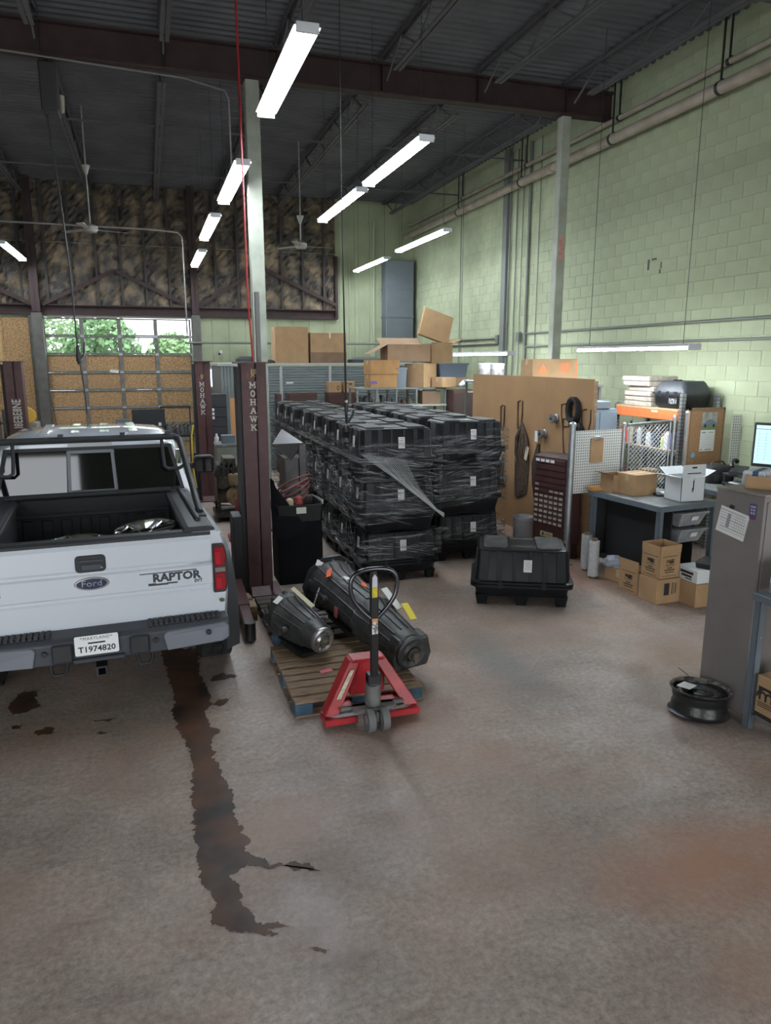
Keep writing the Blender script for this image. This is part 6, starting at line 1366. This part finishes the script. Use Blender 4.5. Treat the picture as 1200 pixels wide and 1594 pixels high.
# ======================= WET TRAIL AND DRIPS =======================
def wet_mat():
    m=bpy.data.materials.new('oily_water'); m.use_nodes=True; nt=m.node_tree; N=nt.nodes; L=nt.links.new; b=N['Principled BSDF']
    tc=N.new('ShaderNodeTexCoord'); n=N.new('ShaderNodeTexNoise'); n.inputs['Scale'].default_value=3; n.inputs['Detail'].default_value=7; L(tc.outputs['Object'],n.inputs['Vector'])
    r=N.new('ShaderNodeValToRGB'); e=r.color_ramp.elements; e[0].position=.36;e[0].color=(.034,.026,.023,1);e[1].position=.66;e[1].color=(.12,.058,.032,1); L(n.outputs[0],r.inputs[0]); L(r.outputs[0],b.inputs['Base Color'])
    n2=N.new('ShaderNodeTexNoise'); n2.inputs['Scale'].default_value=5; n2.inputs['Detail'].default_value=5; L(tc.outputs['Object'],n2.inputs['Vector']); r2=N.new('ShaderNodeValToRGB'); r2.color_ramp.elements[0].position=.4; r2.color_ramp.elements[0].color=(.5,)*3+(1,); r2.color_ramp.elements[1].color=(.75,)*3+(1,); b.inputs['Specular IOR Level'].default_value=.3; L(n2.outputs[0],r2.inputs[0]); L(r2.outputs[0],b.inputs['Roughness'])
    return m
WET=wet_mat()
TR=[(-0.04,6.9),(-0.04,6.65),(-0.01,6.23),(0.04,5.76),(0.01,5.48),(0.05,5.16),(0.12,4.85),(0.11,4.44),(0.09,4.02),(0.09,3.72),(0.1,3.5),(0.15,3.34),(0.13,3.19),(0.17,3.12),(0.24,3.08),(0.33,3.05),(0.4,2.99),(0.43,3.01),(0.38,3.05),(0.49,3.04),(0.34,3.12),(0.31,3.22),(0.28,3.36),(0.25,3.49),(0.29,3.5),(0.34,3.53),(0.53,3.46),(0.72,3.37),(0.67,3.47),(0.48,3.51),(0.35,3.66),(0.38,3.77),(0.33,3.94),(0.35,4.25),(0.31,4.45),(0.26,4.76),(0.28,5.01),(0.35,5.08),(0.28,5.18),(0.26,5.4),(0.31,5.53),(0.32,5.73),(0.27,6.14),(0.3,6.9)]
def puddle(poly,label,sd,amp=.010,sub=.03):
    p=fuzz(fuzz(poly,sub,amp,sd),sub*.35,amp*.42,sd+50); bm=bmesh.new(); v=[bm.verts.new((x,y,.0022)) for x,y in p]; f=bm.faces.new(v); f.normal_update()
    if f.normal.z<0: f.normal_flip()
    bmesh.ops.triangulate(bm,faces=[f]); me=bpy.data.meshes.new('puddle'); bm.to_mesh(me); bm.free(); me.materials.append(WET)
    return tag(link('oil_puddle',me),label,'puddle','oily wet marks on the floor')
puddle(TR,'long dark oily wet trail running from under the truck across the floor',1)
for i,(p,l) in enumerate((([(-1.23,5.97),(-1.21,6.1),(-1.16,6.24),(-1.04,6.23),(-1.05,6.11),(-0.98,5.92),(-1.06,5.85),(-1.17,5.82)],'largest oily blot left of the trail, below the truck bumper'),([(0.35,6.05),(0.45,6.12),(0.58,6.01),(0.46,5.96),(0.35,5.97)],'oily spot right of the trail near the truck tyre'),([(0.32,5.53),(0.38,5.6),(0.48,5.59),(0.39,5.49)],'small oily spot right of the trail touching its edge'),([(-0.97,5.48),(-0.9,5.54),(-0.83,5.5),(-0.84,5.42),(-0.93,5.42)],'oily spot nearest the camera left of the trail, larger one'),([(-0.53,5.32),(-0.48,5.35),(-0.45,5.31),(-0.51,5.29)],'tiny oily drip left of the trail, nearest the camera'),([(-0.57,5.54),(-0.47,5.53),(-0.4,5.53),(-0.45,5.49)],'thin oily streak left of the trail'),([(-1.14,5.63),(-1.07,5.63),(-1.07,5.57),(-1.12,5.58)],'tiny oily drip at the far left below the largest blot'),([(0.55,2.89),(0.59,2.87),(0.64,2.83),(0.61,2.83)],'tiny oily drip past the end of the trail'))): puddle(p,l,10+i,.008,.02)
